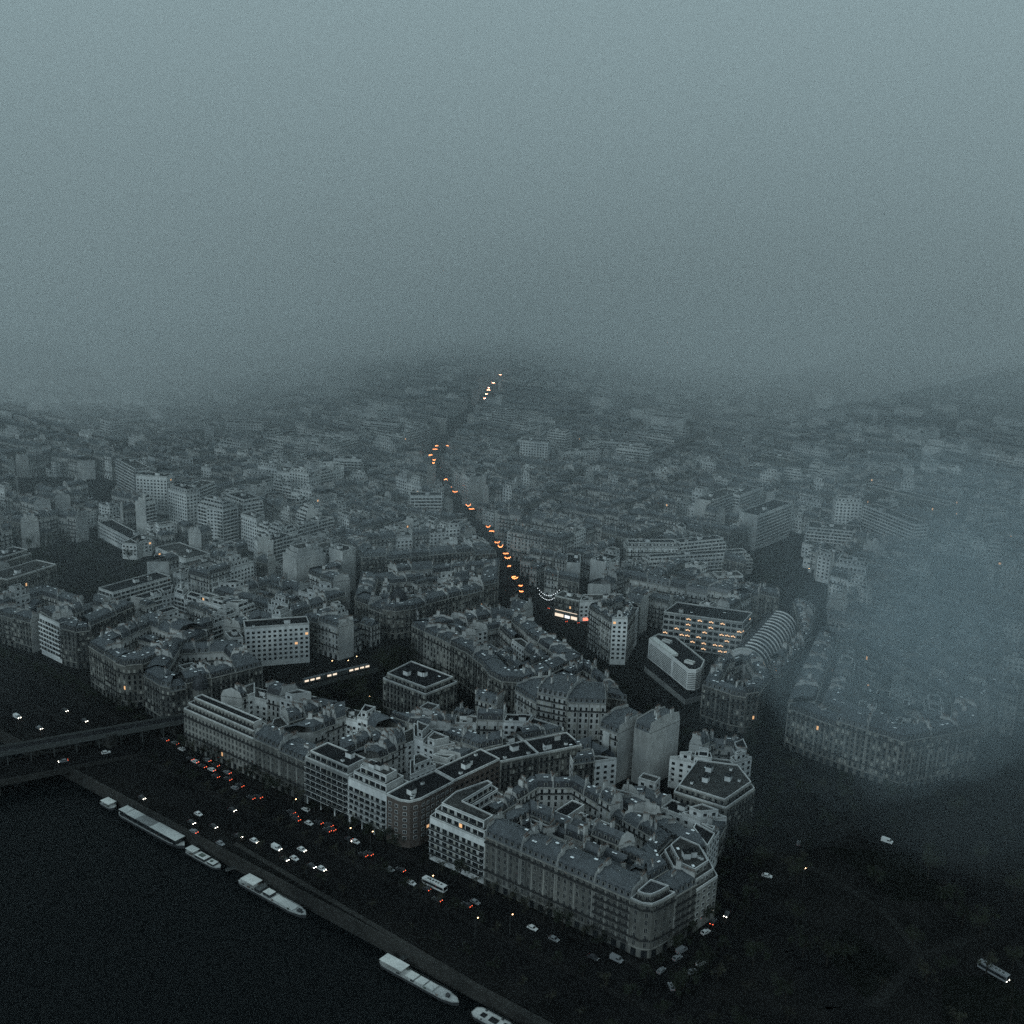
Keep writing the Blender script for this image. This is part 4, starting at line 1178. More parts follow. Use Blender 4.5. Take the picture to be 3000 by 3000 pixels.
# ---- moored boats
def boat(s0, s1, nc, wd, label, deckh, items, name='river_boat', hull='hull', deckm='deck', bow=1):
    c = Q((s0 + s1) / 2, nc); root = empty(name, (c[0], c[1], -6), QANG)
    tag(root, label, 'boat', 'boats moored along the quay')
    L = s1 - s0
    def out(w_, z):
        h = w_ / 2; b = L / 2
        P = [(-b, -h * .55), (-b + L * .06, -h), (b - L * .16, -h), (b - L * .05, -h * .6), (b, 0), (b - L * .05, h * .6), (b - L * .16, h), (-b + L * .06, h), (-b, h * .55)]
        return [(x * bow, y, z) for x, y in P] if bow > 0 else [(x * bow, y, z) for x, y in reversed(P)]
    m = MB(); A, B = out(wd * .86, -.3), out(wd, deckh)
    for i in range(len(A)): j = (i + 1) % len(A); m.quad(A[i], A[j], B[j], B[i], hull)
    build(m, 'hull', root)
    m = MB(); m.face(out(wd * .97, deckh + .02), deckm); build(m, 'deck', root)
    m = MB(); C1, C2 = out(wd, deckh), out(wd, deckh + .35)
    for i in range(len(C1)): j = (i + 1) % len(C1); m.quad(C1[i], C1[j], C2[j], C2[i], 'hull_line')
    build(m, 'gunwale', root)
    for nm, x0, x1, w_, z0, z1, mt, tp in items:
        m = MB()
        if nm in ('canopy', 'roof_panel'):
            m.box(((x0 + x1) / 2, 0, z1 - .18), (x1 - x0, w_, .18), mt, 0, tp)
            for x in (x0 + .3, x1 - .3):
                for y in (-w_ / 2 + .2, w_ / 2 - .2): m.box((x, y, z0), (.12, .12, z1 - .18 - z0), 'steel')
        else: m.box(((x0 + x1) / 2, 0, z0), (x1 - x0, w_, z1 - z0), mt, 0, tp)
        o = build(m, nm, root)
        if nm == 'cabin':
            k = max(2, int((x1 - x0) / 2.2))
            for sgn in (-1, 1):
                wm = MB()
                for i in range(k):
                    x = x0 + (i + .5) * (x1 - x0) / k
                    wm.box((x, sgn * (w_ / 2 + .03), z0 + (z1 - z0) * .35), (1.2, .05, (z1 - z0) * .4), 'glass')
                build(wm, 'window_strip', o)
    cg = random.Random(int(s0 * 7))
    for k in range(max(3, int(L / 5))):
        m = MB(); m.box((cg.uniform(-L * .42, L * .36), cg.choice([-1, 1]) * (wd / 2 - .45), deckh + .02), (cg.uniform(.4, 1.4), .5, cg.uniform(.3, .8)), cg.choice(['hull', 'tarp', 'pot', 'steel'])); build(m, 'deck_locker', root)
    for sg in (-1, 1):
        m = MB(); m.box((-L * .02, sg * (wd / 2 - .08), deckh + 1.0), (L * .72, .05, .06), 'steel')
        for k in range(9): m.box((-L * .38 + L * .09 * k, sg * (wd / 2 - .08), deckh), (.05, .05, 1.0), 'steel')
        build(m, 'railing', root)
    return root
boat(-27, -17.5, -5.6, 4.2, 'small boat under a square white canopy, first boat from the bridge', 1.2, [('canopy', -3.5, 3.2, 4.4, 1.2, 3.2, 'boat_roof', 'boat_roof')])
b_ = boat(-12, 36, -5.6, 6.2, 'longest moored boat with a full-length pale roof and dark glazed sides', 1.5,
     [('cabin', -21.5, 20.5, 5.0, 1.5, 3.6, 'glass', 'steel'), ('roof_panel', -22.5, -17, 4.9, 3.6, 4.1, 'boat_roof', 'boat_roof'), ('roof_panel', -16.7, -9, 5.3, 3.6, 4.0, 'deck', 'boat_roof'),
      ('roof_panel', -8.95, 2, 5.3, 3.6, 3.98, 'concrete', 'concrete'), ('roof_panel', 2.05, 21, 5.5, 3.6, 4.05, 'boat_roof', 'boat_roof')])
boat(39, 62, -6.4, 4.4, 'short boat with three separate white roof sections and a lamp', 1.0,
     [('canopy', -10.5, -5.0, 3.8, 1.0, 3.0, 'boat_roof', 'boat_roof'), ('cabin', -4.2, 2.6, 3.6, 1.0, 2.2, 'hull', 'boat_roof'), ('hatch', -2.4, 0.4, 2.0, 2.2, 2.5, 'hull', 'tarp'), ('cabin', 4.0, 8.4, 3.2, 1.0, 1.9, 'hull', 'boat_roof'), ('hatch', 5.0, 6.2, 1.2, 1.9, 2.2, 'hull', 'tarp')])
boat(76, 117, -6.8, 5.4, 'white-decked barge with wheelhouse canopy at the stern and dark gear at the bow', 1.4,
     [('canopy', -17.5, -9.2, 5.2, 1.4, 4.2, 'boat_roof', 'boat_roof'), ('cabin', -9.0, -5.5, 4.5, 1.4, 3.0, 'hull', 'steel'), ('cabin', -4.2, 0.2, 3.6, 1.45, 2.9, 'hull', 'boat_roof'), ('hatch_cover', 1.5, 14.2, 3.9, 1.45, 1.9, 'deck', 'boat_roof'),
      ('windlass', 15.6, 17.2, 1.6, 1.42, 2.3, 'hull', 'hull'), ('locker', 17.6, 18.4, 1.0, 1.42, 2.0, 'hull', 'hull')])
boat(161, 200, -8.4, 5.2, 'barge with rounded white stern roof and three white hatches', 1.4,
     [('roof_panel', -18.5, -7, 4.9, 1.4, 3.6, 'boat_roof', 'boat_roof'), ('hatch_cover', -5.6, -1.4, 3.8, 1.45, 2.2, 'deck', 'boat_roof'), ('hatch_cover', -.6, 3.4, 3.7, 1.45, 2.2, 'deck', 'boat_roof'), ('hatch_cover', 4.2, 8.2, 3.6, 1.45, 2.2, 'deck', 'boat_roof'), ('mast_box', 13.5, 15, 1.2, 1.4, 2.6, 'hull', 'hull')])
boat(207, 240, -8.2, 5.8, 'barge with dark oval hatches at the very bottom edge of the view', 1.6,
     [('hatch', -13, -10.8, 2.0, 1.62, 1.9, 'hull', 'felt'), ('hatch', -9, -5.6, 2.4, 1.62, 2.0, 'hull', 'felt'), ('hatch', -3.4, -1.0, 3.2, 1.62, 1.9, 'hull', 'felt'), ('cabin', 2, 9, 4.6, 1.6, 3.4, 'hull', 'boat_roof')])
for (s_, n0, n1, lb) in ((89, -4.5, 3.5, 'pale gangway plank joining the white-decked barge to the quay'), (168, -5.5, 1, 'thin gangway from the rounded-roof barge to the quay'), (66, -6.5, -1.5, 'narrow brown jetty beyond the three-roofed boat')):
    m = MB(); a, b = Q(s_, n0), Q(s_ + 1.5, n1); L = dist(a, b); c = lerp(a, b, .5); an = math.atan2(b[1] - a[1], b[0] - a[0])
    m.box((c[0], c[1], -3.2 if s_ != 66 else -4.8), (L, 1.1, .15), 'hull_line', an)
    for sg in (-1, 1): m.box((c[0] - math.sin(an) * .5 * sg, c[1] + math.cos(an) * .5 * sg, (-3.05 if s_ != 66 else -4.65)), (L, .06, .8), 'steel', an)
    tag(build(m, 'gangway'), lb, 'gangway')

# ---- vehicles
def body_profile(m, prof, wd, mt, inset_=0.0):
    n = len(prof)
    for i in range(n):
        (x0, z0), (x1, z1) = prof[i], prof[(i + 1) % n]
        m.quad((x0, -wd / 2, z0), (x1, -wd / 2, z1), (x1, wd / 2, z1), (x0, wd / 2, z0), mt)
    m.face([(x, -wd / 2, z) for x, z in reversed(prof)], mt); m.face([(x, wd / 2, z) for x, z in prof], mt)
def make_vehicle(kind, paint, lights):
    root = empty({'car': 'car', 'van': 'van', 'bus': 'bus'}[kind], (0, 0, 0))
    m = MB()
    if kind == 'car':
        prof = [(-2.15, .3), (2.15, .3), (2.2, .75), (1.15, .92), (.45, 1.42), (-1.25, 1.46), (-2.0, .98), (-2.2, .9)]; wd, xf, xr, zl = 1.76, 2.2, -2.2, .66; wx = (-1.35, 1.4)
        gl = [(.95, .95), (.42, 1.36), (-1.2, 1.40), (-1.8, .98)]
    elif kind == 'van':
        prof = [(-2.6, .35), (2.5, .35), (2.55, 1.05), (1.85, 1.25), (1.2, 2.05), (-2.6, 2.1)]; wd, xf, xr, zl = 1.95, 2.55, -2.6, .8; wx = (-1.7, 1.65)
        gl = [(1.75, 1.3), (1.15, 1.95), (.2, 1.95), (.2, 1.3)]
    else:
        prof = [(-6, .4), (6, .4), (6, 2.9), (5.8, 3.05), (-6, 3.05)]; wd, xf, xr, zl = 2.55, 6.0, -6.0, .8; wx = (-3.6, 3.6)
        gl = [(5.7, 1.2), (5.7, 2.4), (-5.7, 2.4), (-5.7, 1.2)]
    body_profile(m, prof, wd, paint)
    if kind == 'bus':
        for x in (-3.6, -2.4, -.8, .8, 2.2, 3.8): m.box((x, 0, 3.05), (.8, .9, .14), 'steel')
    build(m, 'body', root)
    m = MB()
    for sg in (-1, 1):
        y = sg * (wd / 2 + .012); P = [(x, y, z) for x, z in gl]; m.face(P if sg > 0 else list(reversed(P)), 'glass')
    if kind == 'car':
        m.quad((1.13, -.72, .95), (1.13, .72, .95), (.5, .66, 1.415), (.5, -.66, 1.415), 'glass'); m.quad((-1.98, .7, 1.03), (-1.98, -.7, 1.03), (-1.33, -.64, 1.455), (-1.33, .64, 1.455), 'glass')
    elif kind == 'van': m.quad((1.86, -.8, 1.28), (1.86, .8, 1.28), (1.25, .75, 2.03), (1.25, -.75, 2.03), 'glass')
    else: m.quad((6.01, -1.15, 1.2), (6.01, 1.15, 1.2), (6.01, 1.15, 2.8), (6.01, -1.15, 2.8), 'glass')
    build(m, 'glazing', root)
    for x in wx:
        for sg in (-1, 1):
            m = MB(); m.tube((x, sg * (wd / 2 - .2), .33), (x, sg * (wd / 2 + .02), .33), .33, .33, 'tyre', 10); o = build(m, 'wheel', root)
            m = MB(); m.tube((x, sg * (wd / 2), .33), (x, sg * (wd / 2 + .03), .33), .18, .18, 'rim', 8); build(m, 'rim', o)
    for sg in (-1, 1):
        m = MB(); m.box((xf + .02, sg * (wd / 2 - .32), zl - .1), (.12, .36, .22), 'head' if 'h' in lights else 'skylight'); build(m, 'headlight', root)
        m = MB(); m.box((xr - .02, sg * (wd / 2 - .28), zl), (.12, .32, .24), 'tail' if 't' in lights else 'tail_off'); build(m, 'taillight', root)
    return root
VP = {}
ROADN = []
def put(px, py, kind='car', paint='car_white', lights='ht', head=1, road='riverside road', ang=None, z=0.0, label=None):
    key = (kind, paint, lights)
    x, y = G(px, py, z + .7)
    a = (QANG if ang is None else ang) + (0 if head > 0 else math.pi)
    if key not in VP:
        o = make_vehicle(*key); VP[key] = (o, kidmap(o), [False])
    proto, kids, used = VP[key]
    if not used[0]: o = proto; used[0] = True
    else: o = copy_tree(proto, kids)
    o.location = (x, y, z + .02); o.rotation_euler = (0, 0, a)
    ROADN.append((road, x, y, kind, paint, lights, head, o, label))
CW, CG_, CD = 'car_white', 'car_grey', 'car_dark'
RR, AV, BR, XR = 'riverside road', 'avenue before the houses', 'road bridge', 'crossroads below the front block'
for (x, y, k, p) in [(50, 2100, 'van', CW), (115, 2132, 'car', CG_), (190, 2080, 'car', CD), (247, 2110, 'car', CD)]: put(x, y, k, p, 'h', 1, 'quay beyond the bridge')
for (x, y, k, p, l, h) in [(415, 2336, 'car', CD, 'h', 1), (560, 2408, 'car', CD, 'h', 1), (581, 2384, 'car', CW, '', 1), (625, 2420, 'car', CD, 'h', 1), (698, 2448, 'car', CD, 'h', 1), (645, 2470, 'car', CG_, '', 1), (568, 2435, 'car', CG_, 't', -1),
    (680, 2371, 'car', CD, 'h', 1), (745, 2462, 'car', CW, 'h', 1), (810, 2484, 'van', CW, 'h', 1), (884, 2488, 'car', CW, 'h', 1), (833, 2515, 'car', CD, 'h', 1), (862, 2514, 'car', CW, '', 1), (912, 2536, 'car', CD, 'h', 1), (942, 2544, 'car', CW, 'h', 1),
    (1142, 2546, 'car', CG_, '', 1), (1560, 2718, 'car', CW, '', 1), (1623, 2750, 'car', CG_, '', 1), (1738, 2804, 'car', CD, '', 1), (1806, 2810, 'van', CG_, '', 1)]:
    put(x, y, k, p, l, h, RR)
for (x, y, k, p, l, h) in [(484, 2166, 'car', CD, 't', -1), (513, 2176, 'car', CG_, 't', -1), (532, 2194, 'car', CW, '', -1), (557, 2222, 'car', CD, 't', -1), (571, 2230, 'car', CW, 't', -1), (607, 2226, 'car', CG_, 't', -1), (594, 2244, 'car', CD, 't', -1), (620, 2254, 'car', CW, 't', -1),
    (632, 2240, 'car', CD, 't', -1), (632, 2273, 'car', CD, 't', -1), (666, 2262, 'car', CG_, 't', -1), (668, 2281, 'car', CD, 't', -1), (703, 2300, 'car', CD, 't', -1), (688, 2308, 'car', CG_, '', -1), (735, 2336, 'car', CD, 't', -1), (757, 2333, 'car', CD, 't', -1),
    (853, 2378, 'car', CD, 't', -1), (862, 2389, 'car', CD, 't', -1), (868, 2399, 'car', CD, 't', -1), (905, 2411, 'car', CW, '', 1), (896, 2371, 'car', CW, '', -1), (934, 2408, 'car', CD, 't', -1), (963, 2416, 'car', CD, 't', -1), (958, 2431, 'car', CD, 't', -1), (971, 2428, 'car', CD, 't', -1),
    (1041, 2465, 'car', CW, 't', 1), (1022, 2458, 'car', CD, 'h', 1), (1080, 2500, 'car', CD, 't', -1), (1064, 2503, 'car', CD, 't', -1), (1205, 2586, 'car', CW, 't', 1), (1174, 2547, 'car', CD, 't', -1), (1247, 2602, 'car', CD, 't', -1), (1281, 2634, 'car', CD, 't', -1), (1368, 2650, 'car', CD, 't', -1), (1392, 2642, 'car', CG_, '', 1)]:
    put(x, y, k, p, l, h, AV)
put(1273, 2596, 'bus', CW, '', 1, AV, label='white-roofed city bus on the avenue opposite the white stepped corner building')
put(185, 2229, 'car', CG_, 'ht', -1, BR, ang=QANG + R(66), z=1.0); put(310, 2204, 'car', CW, '', 1, BR, ang=QANG + R(66), z=1.0)
for (x, y, k, p, l, a) in [(1997, 2784, 'van', CG_, '', 40), (1984, 2806, 'car', CG_, '', 40), (2067, 2730, 'car', CW, '', 40), (2053, 2822, 'car', CW, '', 40), (2028, 2846, 'car', CG_, '', 40), (1937, 2843, 'car', CG_, '', 50), (1967, 2890, 'car', CG_, '', 100),
    (2247, 2565, 'car', CW, '', -20), (2130, 2678, 'car', CD, 'h', -120), (2599, 2464, 'van', CW, '', -35), (2910, 2850, 'bus', CG_, 'h', -52), (1665, 1808, 'van', CW, '', -20), (1690, 1822, 'car', CD, 't', 120), (1655, 1818, 'car', CD, 't', 120), (1612, 1780, 'car', CD, 't', 60), (2340, 2470, 'car', CD, '', 70), (2090, 2700, 'car', CD, 't', 60)]:
    put(x, y, k, p, l, 1, XR if y > 2400 and x < 2590 else ('garden road' if y > 2400 else 'plaza under the garlands'), ang=R(a))
byroad = {}
for t_ in sorted(ROADN, key=lambda t_: (t_[0], t_[1])):
    road, x, y, kind, paint, lights, head, o, lb = t_
    key = (road, kind, paint, lights); k = byroad.get(key, 0); byroad[key] = k + 1
    cn = {'car_white': 'white', 'car_grey': 'grey', 'car_dark': 'dark'}[paint]
    li = {'': 'with no lights showing', 'h': 'with lit headlights', 't': 'with glowing red taillights', 'ht': 'with all lights lit'}[lights]
    lab = lb or '%s %s %s, %s one along the %s' % (cn, kind, li, ORD[min(k, 19)], road)
    tag(o, lab, kind, 'vehicles on the ' + road)

# ---- street lamps and lights
def lamp_post():
    root = empty('street_lamp', (0, 0, 0)); m = MB(); m.tube((0, 0, 0), (0, 0, 8), .12, .07, 'steel', 6); m.tube((0, 0, 8), (1.4, 0, 8.4), .07, .05, 'steel', 5); build(m, 'pole', root)
    m = MB(); m.box((1.5, 0, 8.2), (.55, .3, .2), 'lamp_warm'); build(m, 'lantern', root); return root
lp = lamp_post(); lk = kidmap(lp)
spots = [(1393, 2694, 'on the avenue past the bus'), (1495, 2684, 'before the front block'), (1262, 2570, 'at the side street mouth'), (860, 2345, 'by the balconied building'), (1020, 2430, 'before the white-framed building'), (1085, 2440, 'before the brick corner'), (2356, 2548, 'by the crossroads gardens'),
         (600, 2020, 'beside the train'), (968, 1938, 'over the dark station trees'), (1015, 1937, 'over the dark station trees'), (1040, 1925, 'at the edge of the station trees'), (1078, 2042, 'in the dark beside the flat-roofed block'), (2295, 1915, 'on the avenue beside the vault'), (1765, 2060, 'at the boulevard end'), (2175, 1515, 'beside the misty slabs'), (2135, 1553, 'beside the banded white building'), (2150, 1553, 'beside the banded white building'), (2368, 1667, 'in the right-hand dark garden'), (175, 1350, 'in the dim left quarter'), (182, 1288, 'in the dim left quarter'), (232, 1360, 'in the dim left quarter')]
for i, (x, y, lb) in enumerate(spots):
    o = lp if i == 0 else copy_tree(lp, lk)
    o.location = (*G(x, y, 8.3), 0); o.rotation_euler = (0, 0, QANG + R(90)); tag(o, 'small lit street lamp ' + lb, 'street lamp', 'street lamps')

# festoons over the shopping street
def festoon(px, py, wd, ang, mt, label, grp, z=9.0, r_=.22, dip=2.4, dots=False, at=None):
    c = at or G(px, py, z); root = empty('light_garland', (c[0], c[1], 0)); tag(root, label, 'light garland', grp)
    m = MB(); K = 12; ca, sa = math.cos(ang), math.sin(ang); pts = []
    for i in range(K + 1):
        t = i / K * 2 - 1; pts.append((ca * wd / 2 * t, sa * wd / 2 * t, z + dip * (t * t) + (.55 * math.sin(i * 2.1 + px) if not dots else 0)))
    for i in range(K):
        if dots: m.tube(pts[i], pts[i + 1], .03, .03, 'steel', 4)
        else: m.tube(pts[i], pts[i + 1], r_, r_, mt, 5)
    build(m, 'strand', root)
    if dots:
        for i in range(K + 1):
            b_ = MB(); b_.box((pts[i][0], pts[i][1], pts[i][2] - .25), (.34, .34, .34), mt); build(b_, 'bulb', root)
    return root
fl = [(1527, 1733), (1525, 1716), (1508, 1695), (1505, 1690), (1492, 1658), (1487, 1636), (1482, 1622), (1466, 1603), (1457, 1590), (1440, 1556), (1430, 1545), (1382, 1491), (1372, 1482), (1333, 1441), (1317, 1426), (1306, 1404), (1270, 1357), (1272, 1348), (1262, 1333), (1275, 1316), (1279, 1306), (1255, 1335),
      (1420, 1168), (1425, 1155), (1431, 1142), (1432, 1136), (1445, 1122), (1466, 1098), (1312, 1306)]
gt0 = random.Random(4)
for i, (x, y) in enumerate(fl):
    far_ = y < 1360
    festoon(x, y, gt0.uniform(2.4, 5.2), QANG + R(35 + (i * 37) % 30), 'garland' if y > 1250 else 'garland_far', 'orange festoon of lights across the shopping street, %s' % ('among the faint ones deep in the mist' if y < 1200 else ('among the pale cluster at the far bend' if far_ else '%s counting up from the plaza' % ORD[min(i, 19)])), 'orange festoons over the shopping street', r_=gt0.uniform(.09, .14) if not far_ else .16, dip=gt0.uniform(-.6, 1.8), z=9 if y > 1640 else 15)
fa, fb = G(1575, 1738, 9), G(1638, 1740, 10)
festoon(0, 0, dist(fa, fb), math.atan2(fb[1] - fa[1], fb[0] - fa[0]), 'bulb_white', 'string of white bulbs hanging over the plaza crossing', None, z=8, dip=5, dots=True, at=lerp(fa, fb, .5))
fa2, fb2 = G(1580, 1748, 9), G(1632, 1752, 9)
festoon(0, 0, dist(fa2, fb2), math.atan2(fb2[1] - fa2[1], fb2[0] - fa2[0]), 'bulb_white', 'second lower string of white bulbs before the first over the plaza', None, z=7, dip=4, dots=True, at=lerp(fa2, fb2, .5))
# glowing shopfronts belong to the plaza houses
for o in list(bpy.data.objects):
    if o.name.startswith('shop_building') and o.parent is None:
        c = (o.location.x, o.location.y)
        red = 'slate' in o['label']
        a, b = (Q(12.3, 354), Q(34, 380)) if red else (Q(-8, 352), Q(12, 354))
        L = dist(a, b); ux, uy = (b[0] - a[0]) / L, (b[1] - a[1]) / L
        for (t0, t1, z0, z1, mt) in (((3, 8, .6, 2.6, 'shop_red'), (14, 18, .8, 2.4, 'lit')) if red else ((1, 8, .5, 2.8, 'shop'), (9, 13, .5, 2.6, 'lit_cool'), (14, 19, .5, 2.8, 'shop'), (1, 19, 5.0, 5.4, 'shop'))):
            P = lambda t, z: (a[0] + ux * t + uy * .3 - c[0], a[1] + uy * t - ux * .3 - c[1], z)
            m = MB(); m.quad(P(t0, z0), P(t1, z0), P(t1, z1), P(t0, z1), mt); build(m, 'shopfront', o)

# ---- trees (bare or dark winter crowns)
def tree_proto(seed, h, leafm, dens):
    g = random.Random(seed); root = empty('street_tree', (0, 0, 0))
    m = MB(); m.tube((0, 0, 0), (0, 0, h * .42), .26, .17, 'bark', 6); build(m, 'trunk', root)
    c = MB()
    for i in range(13):
        a = g.uniform(0, 6.28); t = g.uniform(.3, .5) * h; r_ = g.uniform(.2, .42) * h
        p0 = Vector((0, 0, t)); p1 = Vector((math.cos(a) * r_ * .55, math.sin(a) * r_ * .55, t + g.uniform(.15, .3) * h)); p2 = p1 + Vector((math.cos(a) * r_ * .4, math.sin(a) * r_ * .4, g.uniform(.05, .2) * h))
        c.tube(p0, p1, .09, .06, 'bark', 4); c.tube(p1, p2, .06, .02, 'bark', 4)
    cl = [(g.gauss(0, h * .17), g.gauss(0, h * .17), h * .66 + g.gauss(0, h * .12), g.uniform(.08, .17) * h) for _ in range(14)]
    for k in range(dens):
        x, y, z, rr = g.choice(cl); v = Vector((g.gauss(0, 1), g.gauss(0, 1), g.gauss(0, 1))).normalized() * rr * g.uniform(.5, 1.15)
        p = Vector((x, y, z)) + v; s_ = g.uniform(.12, .34); u = Vector((g.gauss(0, 1), g.gauss(0, 1), g.gauss(0, 1))).normalized(); w_ = u.orthogonal().normalized()
        c.face([tuple(p + u * s_), tuple(p + w_ * s_ * .7), tuple(p - u * s_), tuple(p - w_ * s_ * .7)], leafm if g.random() < .7 else 'leaf_b')
    build(c, 'crown', root); return root
TP = [tree_proto(1, 11, 'leaf_a', 1100), tree_proto(2, 9.5, 'leaf_a', 800), tree_proto(3, 13, 'leaf_b', 760), tree_proto(4, 8.5, 'leaf_c', 380)]
TK = [kidmap(t_) for t_ in TP]; TU = [False] * 4
gt = random.Random(8)
def plant(p, lab, grp, ks=(0, 1, 2, 3), sc_=1.0):
    k = gt.choice(ks)
    if TU[k]: o = copy_tree(TP[k], TK[k])
    else: o = TP[k]; TU[k] = True
    o.location = (p[0], p[1], 0); o.rotation_euler = (0, 0, gt.uniform(0, 6.28)); f = sc_ * gt.uniform(.8, 1.2); o.scale = (f, f, f * gt.uniform(.9, 1.1))
    tag(o, lab, 'tree', grp)
for s_ in range(-34, 236, 9):
    if 122 < s_ < 134: continue
    plant(Q(s_ + gt.uniform(-1, 1), 46.6), 'bare dark tree in the row before the riverside house fronts', 'row of trees before the riverside fronts', (0, 1, 3))
for s_ in range(-30, 250, 10):
    plant(Q(s_ + gt.uniform(-1.5, 1.5), 27.8), 'dark tree on the strip between avenue and riverside road', 'trees on the median strip', (1, 3), .75)
for s_ in range(60, 320, 13):
    plant(Q(s_ + gt.uniform(-2, 2), 8.2), 'low dark tree beside the promenade above the water', 'trees on the promenade', (1, 3), .6)
for s_ in range(-330, -70, 11):
    plant(Q(s_ + gt.uniform(-1.5, 1.5), 52), 'dim tree along the quay beyond the bridge', 'trees on the far quay', (0, 1))
def fill_trees(P, nn, lab, grp, ks=(0, 1, 2), sc_=1.0, dmin=5):
    xs = [p[0] for p in P]; ys = [p[1] for p in P]; got = []
    for _ in range(nn * 30):
        if len(got) >= nn: break
        p = (gt.uniform(min(xs), max(xs)), gt.uniform(min(ys), max(ys)))
        if inside(p, P) and all(dist(p, q) > dmin for q in got) and inframe_pt(p): got.append(p); plant(p, lab, grp, ks, sc_)
def inframe_pt(p): x, y = proj(p[0], p[1], 5); return -30 < x < 3030 and y < 3030
fill_trees(QQ((-28, 214), (-38, 190), (-22, 186), (-20, 118), (44, 120), (7, 148), (5, 180), (22, 203)), 34, 'dark tree in the grove between train and triangular block', 'trees of the station grove', (0, 1, 2), 1.15)
fill_trees(PARK_L, 36, 'dim tree in the dark park among misty slabs', 'trees of the misty park', (0, 2), 1.1, 7)
fill_trees(PARK_R, 22, 'dark tree in the garden below the balconied slabs', 'trees of the garden below the slabs', (0, 2), 1.1, 6)
fill_trees([p for p in PARK_B], 60, 'almost black tree in the gardens at the unlit corner', 'trees of the unlit gardens', (0, 2, 3), 1.0, 8)
for nm, pts, wd in STREETS:
    if nm not in ('boulevard', 'avenue'): continue
    tot_ = sum(dist(pts[i], pts[i + 1]) for i in range(len(pts) - 1)); d = 8
    while d < tot_ - 5:
        p_, a_ = along(pts, d)
        for sg in (-1, 1): plant((p_[0] - math.sin(a_) * sg * (wd / 2 - 1.5), p_[1] + math.cos(a_) * sg * (wd / 2 - 1.5)), 'dark tree lining the ' + ('boulevard beside the slender white building' if nm == 'boulevard' else 'avenue right of the front block'), 'trees of the ' + nm, (0, 1), .85)
        d += 12

# ---- air: even haze, a fog bank over the far city, and low cloud on the right
def volmat(name, dens, colr, aniso=0.0):
    m = bpy.data.materials.new(name); m.use_nodes = True; t = m.node_tree; t.nodes.clear()
    o = t.nodes.new('ShaderNodeOutputMaterial'); v = t.nodes.new('ShaderNodeVolumePrincipled')
    v.inputs['Density'].default_value = dens; v.inputs['Color'].default_value = (*colr, 1); v.inputs['Anisotropy'].default_value = aniso
    t.links.new(v.outputs[0], o.inputs['Volume']); M[name] = m; return m
volmat('haze_air', 0.00002, (0.88, 0.96, 1.0))
volmat('fog_air', 0.0008, (0.945, 0.975, 0.975))
volmat('mist_air', 0.00034, (0.88, 0.97, 1.0))
H_ = MB(); H_.prism([(-9800, -6500), (9800, -6500), (9800, 9800), (-9800, 9800)], -9, 850, 'haze_air', bottom=True)
hz = tag(build(H_, 'haze'), kind='stuff')
# bodies of fog whose near face leans towards the tower with height and is ragged
from mathutils import noise as mnoise
def fog_body(name, m_, xs, zs, front, Y2):
    FB = MB(); g_ = [[(x, front(x, z), z) for x in xs] for z in zs]; z0, z1 = zs[0], zs[-1]
    for i in range(len(zs) - 1):
        for j in range(len(xs) - 1): FB.quad(g_[i][j], g_[i][j + 1], g_[i + 1][j + 1], g_[i + 1][j], m_)
    for j in range(len(xs) - 1):
        FB.quad((xs[j + 1], Y2, z0), (xs[j], Y2, z0), (xs[j], Y2, z1), (xs[j + 1], Y2, z1), m_)
        FB.face([g_[-1][j], g_[-1][j + 1], (xs[j + 1], Y2, z1), (xs[j], Y2, z1)], m_)
        FB.face([(xs[j], Y2, z0), (xs[j + 1], Y2, z0), g_[0][j + 1], g_[0][j]], m_)
    for s_ in (0, -1):
        FB.face([(xs[s_], Y2, z0)] + [r_[s_] for r_ in g_] + [(xs[s_], Y2, z1)], m_)
    o = build(FB, name); weld(o); tag(o, kind='stuff')
def fr_bank(x, z, sd=0.0, off=0.0):
    b = 1720 + off - 1170 * min(1, max(0, z) / 300.0)
    k = 1.0 if z < 300 else .4
    b += k * (420 * mnoise.noise(Vector((x / 480.0, z / 170.0, 3.1 + sd))) + 170 * mnoise.noise(Vector((x / 170.0, z / 80.0, 7.7 + sd))))
    e_ = max(0, 1 - z / 300.0)
    gs_ = lambda c, w_: math.exp(-((x - c) / w_) ** 2)
    b += e_ * (330 * gs_(-60, 170) + 180 * gs_(520, 200) - 380 * gs_(235, 150) - 340 * gs_(-370, 160) + 90 * gs_(-800, 250))
    return max(420, b)
def fr_mist(x, z):
    b = 640 - 0.25 * z + 150 * mnoise.noise(Vector((x / 210.0, z / 120.0, 11.3))) + 60 * mnoise.noise(Vector((x / 70.0, z / 60.0, 5.2)))
    b -= 130 * math.exp(-((x + 420) / 200) ** 2)
    return max(430, b)
def weld(o):
    import bmesh
    bm = bmesh.new(); bm.from_mesh(o.data); bmesh.ops.remove_doubles(bm, verts=bm.verts, dist=.01); bmesh.ops.recalc_face_normals(bm, faces=bm.faces); bm.to_mesh(o.data); bm.free()
xs = [-5200 + i * 130 for i in range(81)]
fog_body('fog_bank', 'fog_air', xs, [-8, 30, 70, 110, 150, 190, 230, 270, 312, 400, 500, 620, 740], lambda x, z: fr_bank(x, z, 0.0, -130), 9000)
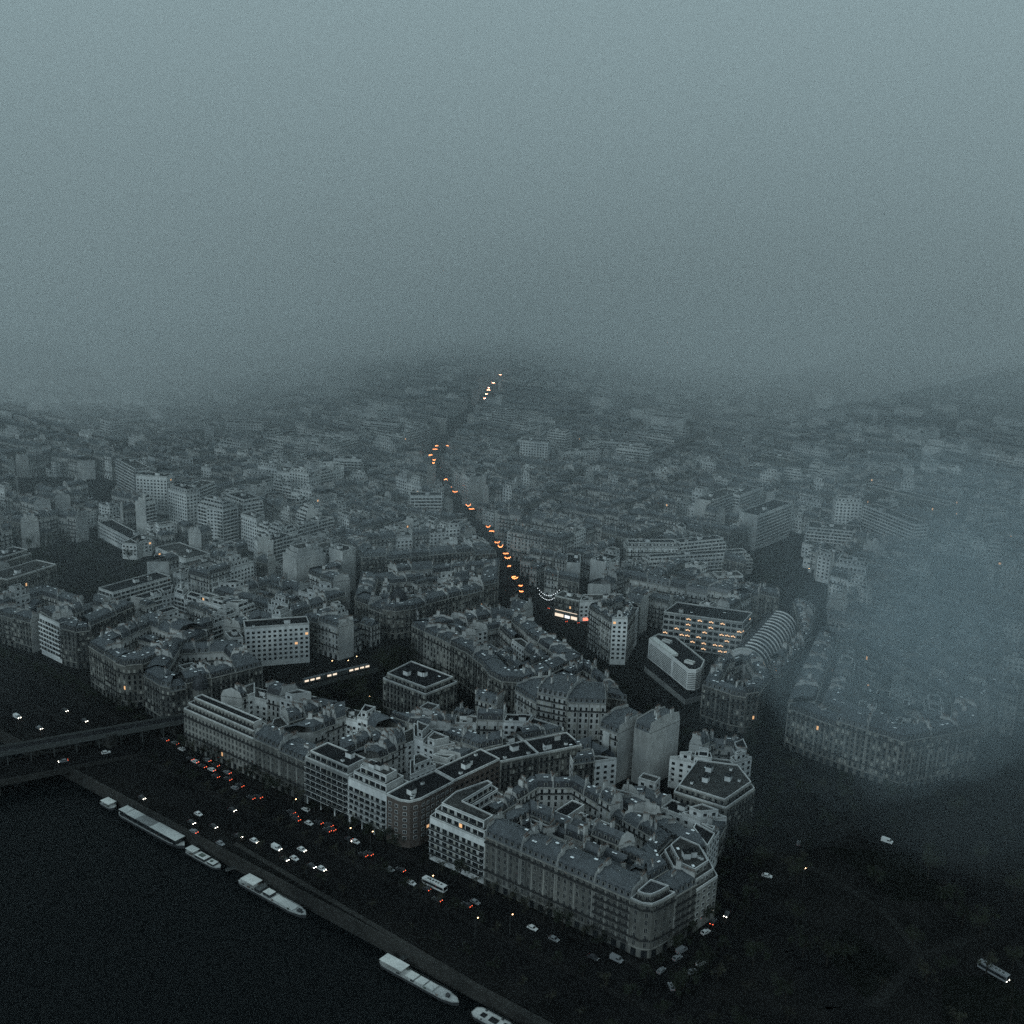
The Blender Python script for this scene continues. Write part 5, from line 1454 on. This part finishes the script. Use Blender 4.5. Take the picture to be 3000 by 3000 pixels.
fog_body('fog_bank', 'fog_air', [x - 7 for x in xs], [-7.8, 36, 78, 116, 158, 196, 238, 276, 318, 410, 510, 630, 742], lambda x, z: fr_bank(x, z, 41.0, 30), 9003)
fog_body('valley_mist', 'mist_air', [-2600 + i * 65 for i in range(81)], [-7.5, 20, 50, 80, 120, 170, 220], fr_mist, 8900)
# low cloud drifting in on the right: overlapping thin puffs, each a closed body of even density
volmat('cloud_air', 0.0012, (0.62, 0.73, 0.78))
volmat('thin_cloud_air', 0.00038, (0.64, 0.75, 0.80))
def puff(c, r_, seed, rz=0.0, mt='cloud_air'):
    m = MB(); nu, nv = 28, 16; V = []
    for j in range(nv + 1):
        ph = math.pi * j / nv; row = []
        for i in range(nu):
            th = 2 * math.pi * i / nu
            d = Vector((math.sin(ph) * math.cos(th), math.sin(ph) * math.sin(th), math.cos(ph)))
            k = 1 + .34 * mnoise.noise(d * 1.6 + Vector((seed, 0, 0))) + .16 * mnoise.noise(d * 4.1 + Vector((0, seed, 0)))
            row.append((d.x * r_[0] * k, d.y * r_[1] * k, d.z * r_[2] * k))
        V.append(row)
    for j in range(nv):
        for i in range(nu): m.quad(V[j][i], V[j + 1][i], V[j + 1][(i + 1) % nu], V[j][(i + 1) % nu], mt)
    o = build(m, 'low_cloud'); weld(o); o.location = c; o.rotation_euler = (0, 0, rz); tag(o, kind='stuff')
for i, (px, py, z, k) in enumerate([(2560, 1900, 50, 1.0), (2700, 2010, 48, 1.1), (2860, 1880, 66, 1.35), (2700, 1740, 62, 1.0), (2480, 2030, 38, .7), (2950, 1660, 74, 1.3), (2820, 1520, 76, 1.1)]):
    puff((*G(px, py, z), z), (52 * k, 80 * k, min(z - 3, 46 * k)), i * 3.71 + 1.3, R(-30 + 17 * ((i * 5) % 4 - 1.5)))
for i, (px, py, z, k) in enumerate([(2620, 1950, 60, 1.9), (2900, 2060, 58, 1.7), (3020, 1780, 80, 2.0), (2760, 1700, 84, 2.1), (2990, 1450, 100, 2.4)]):
    puff((*G(px, py, z), z), (58 * k, 84 * k, min(z - 2, 40 * k)), i * 5.3 + 2.9, R(-40 + 31 * i), 'thin_cloud_air')
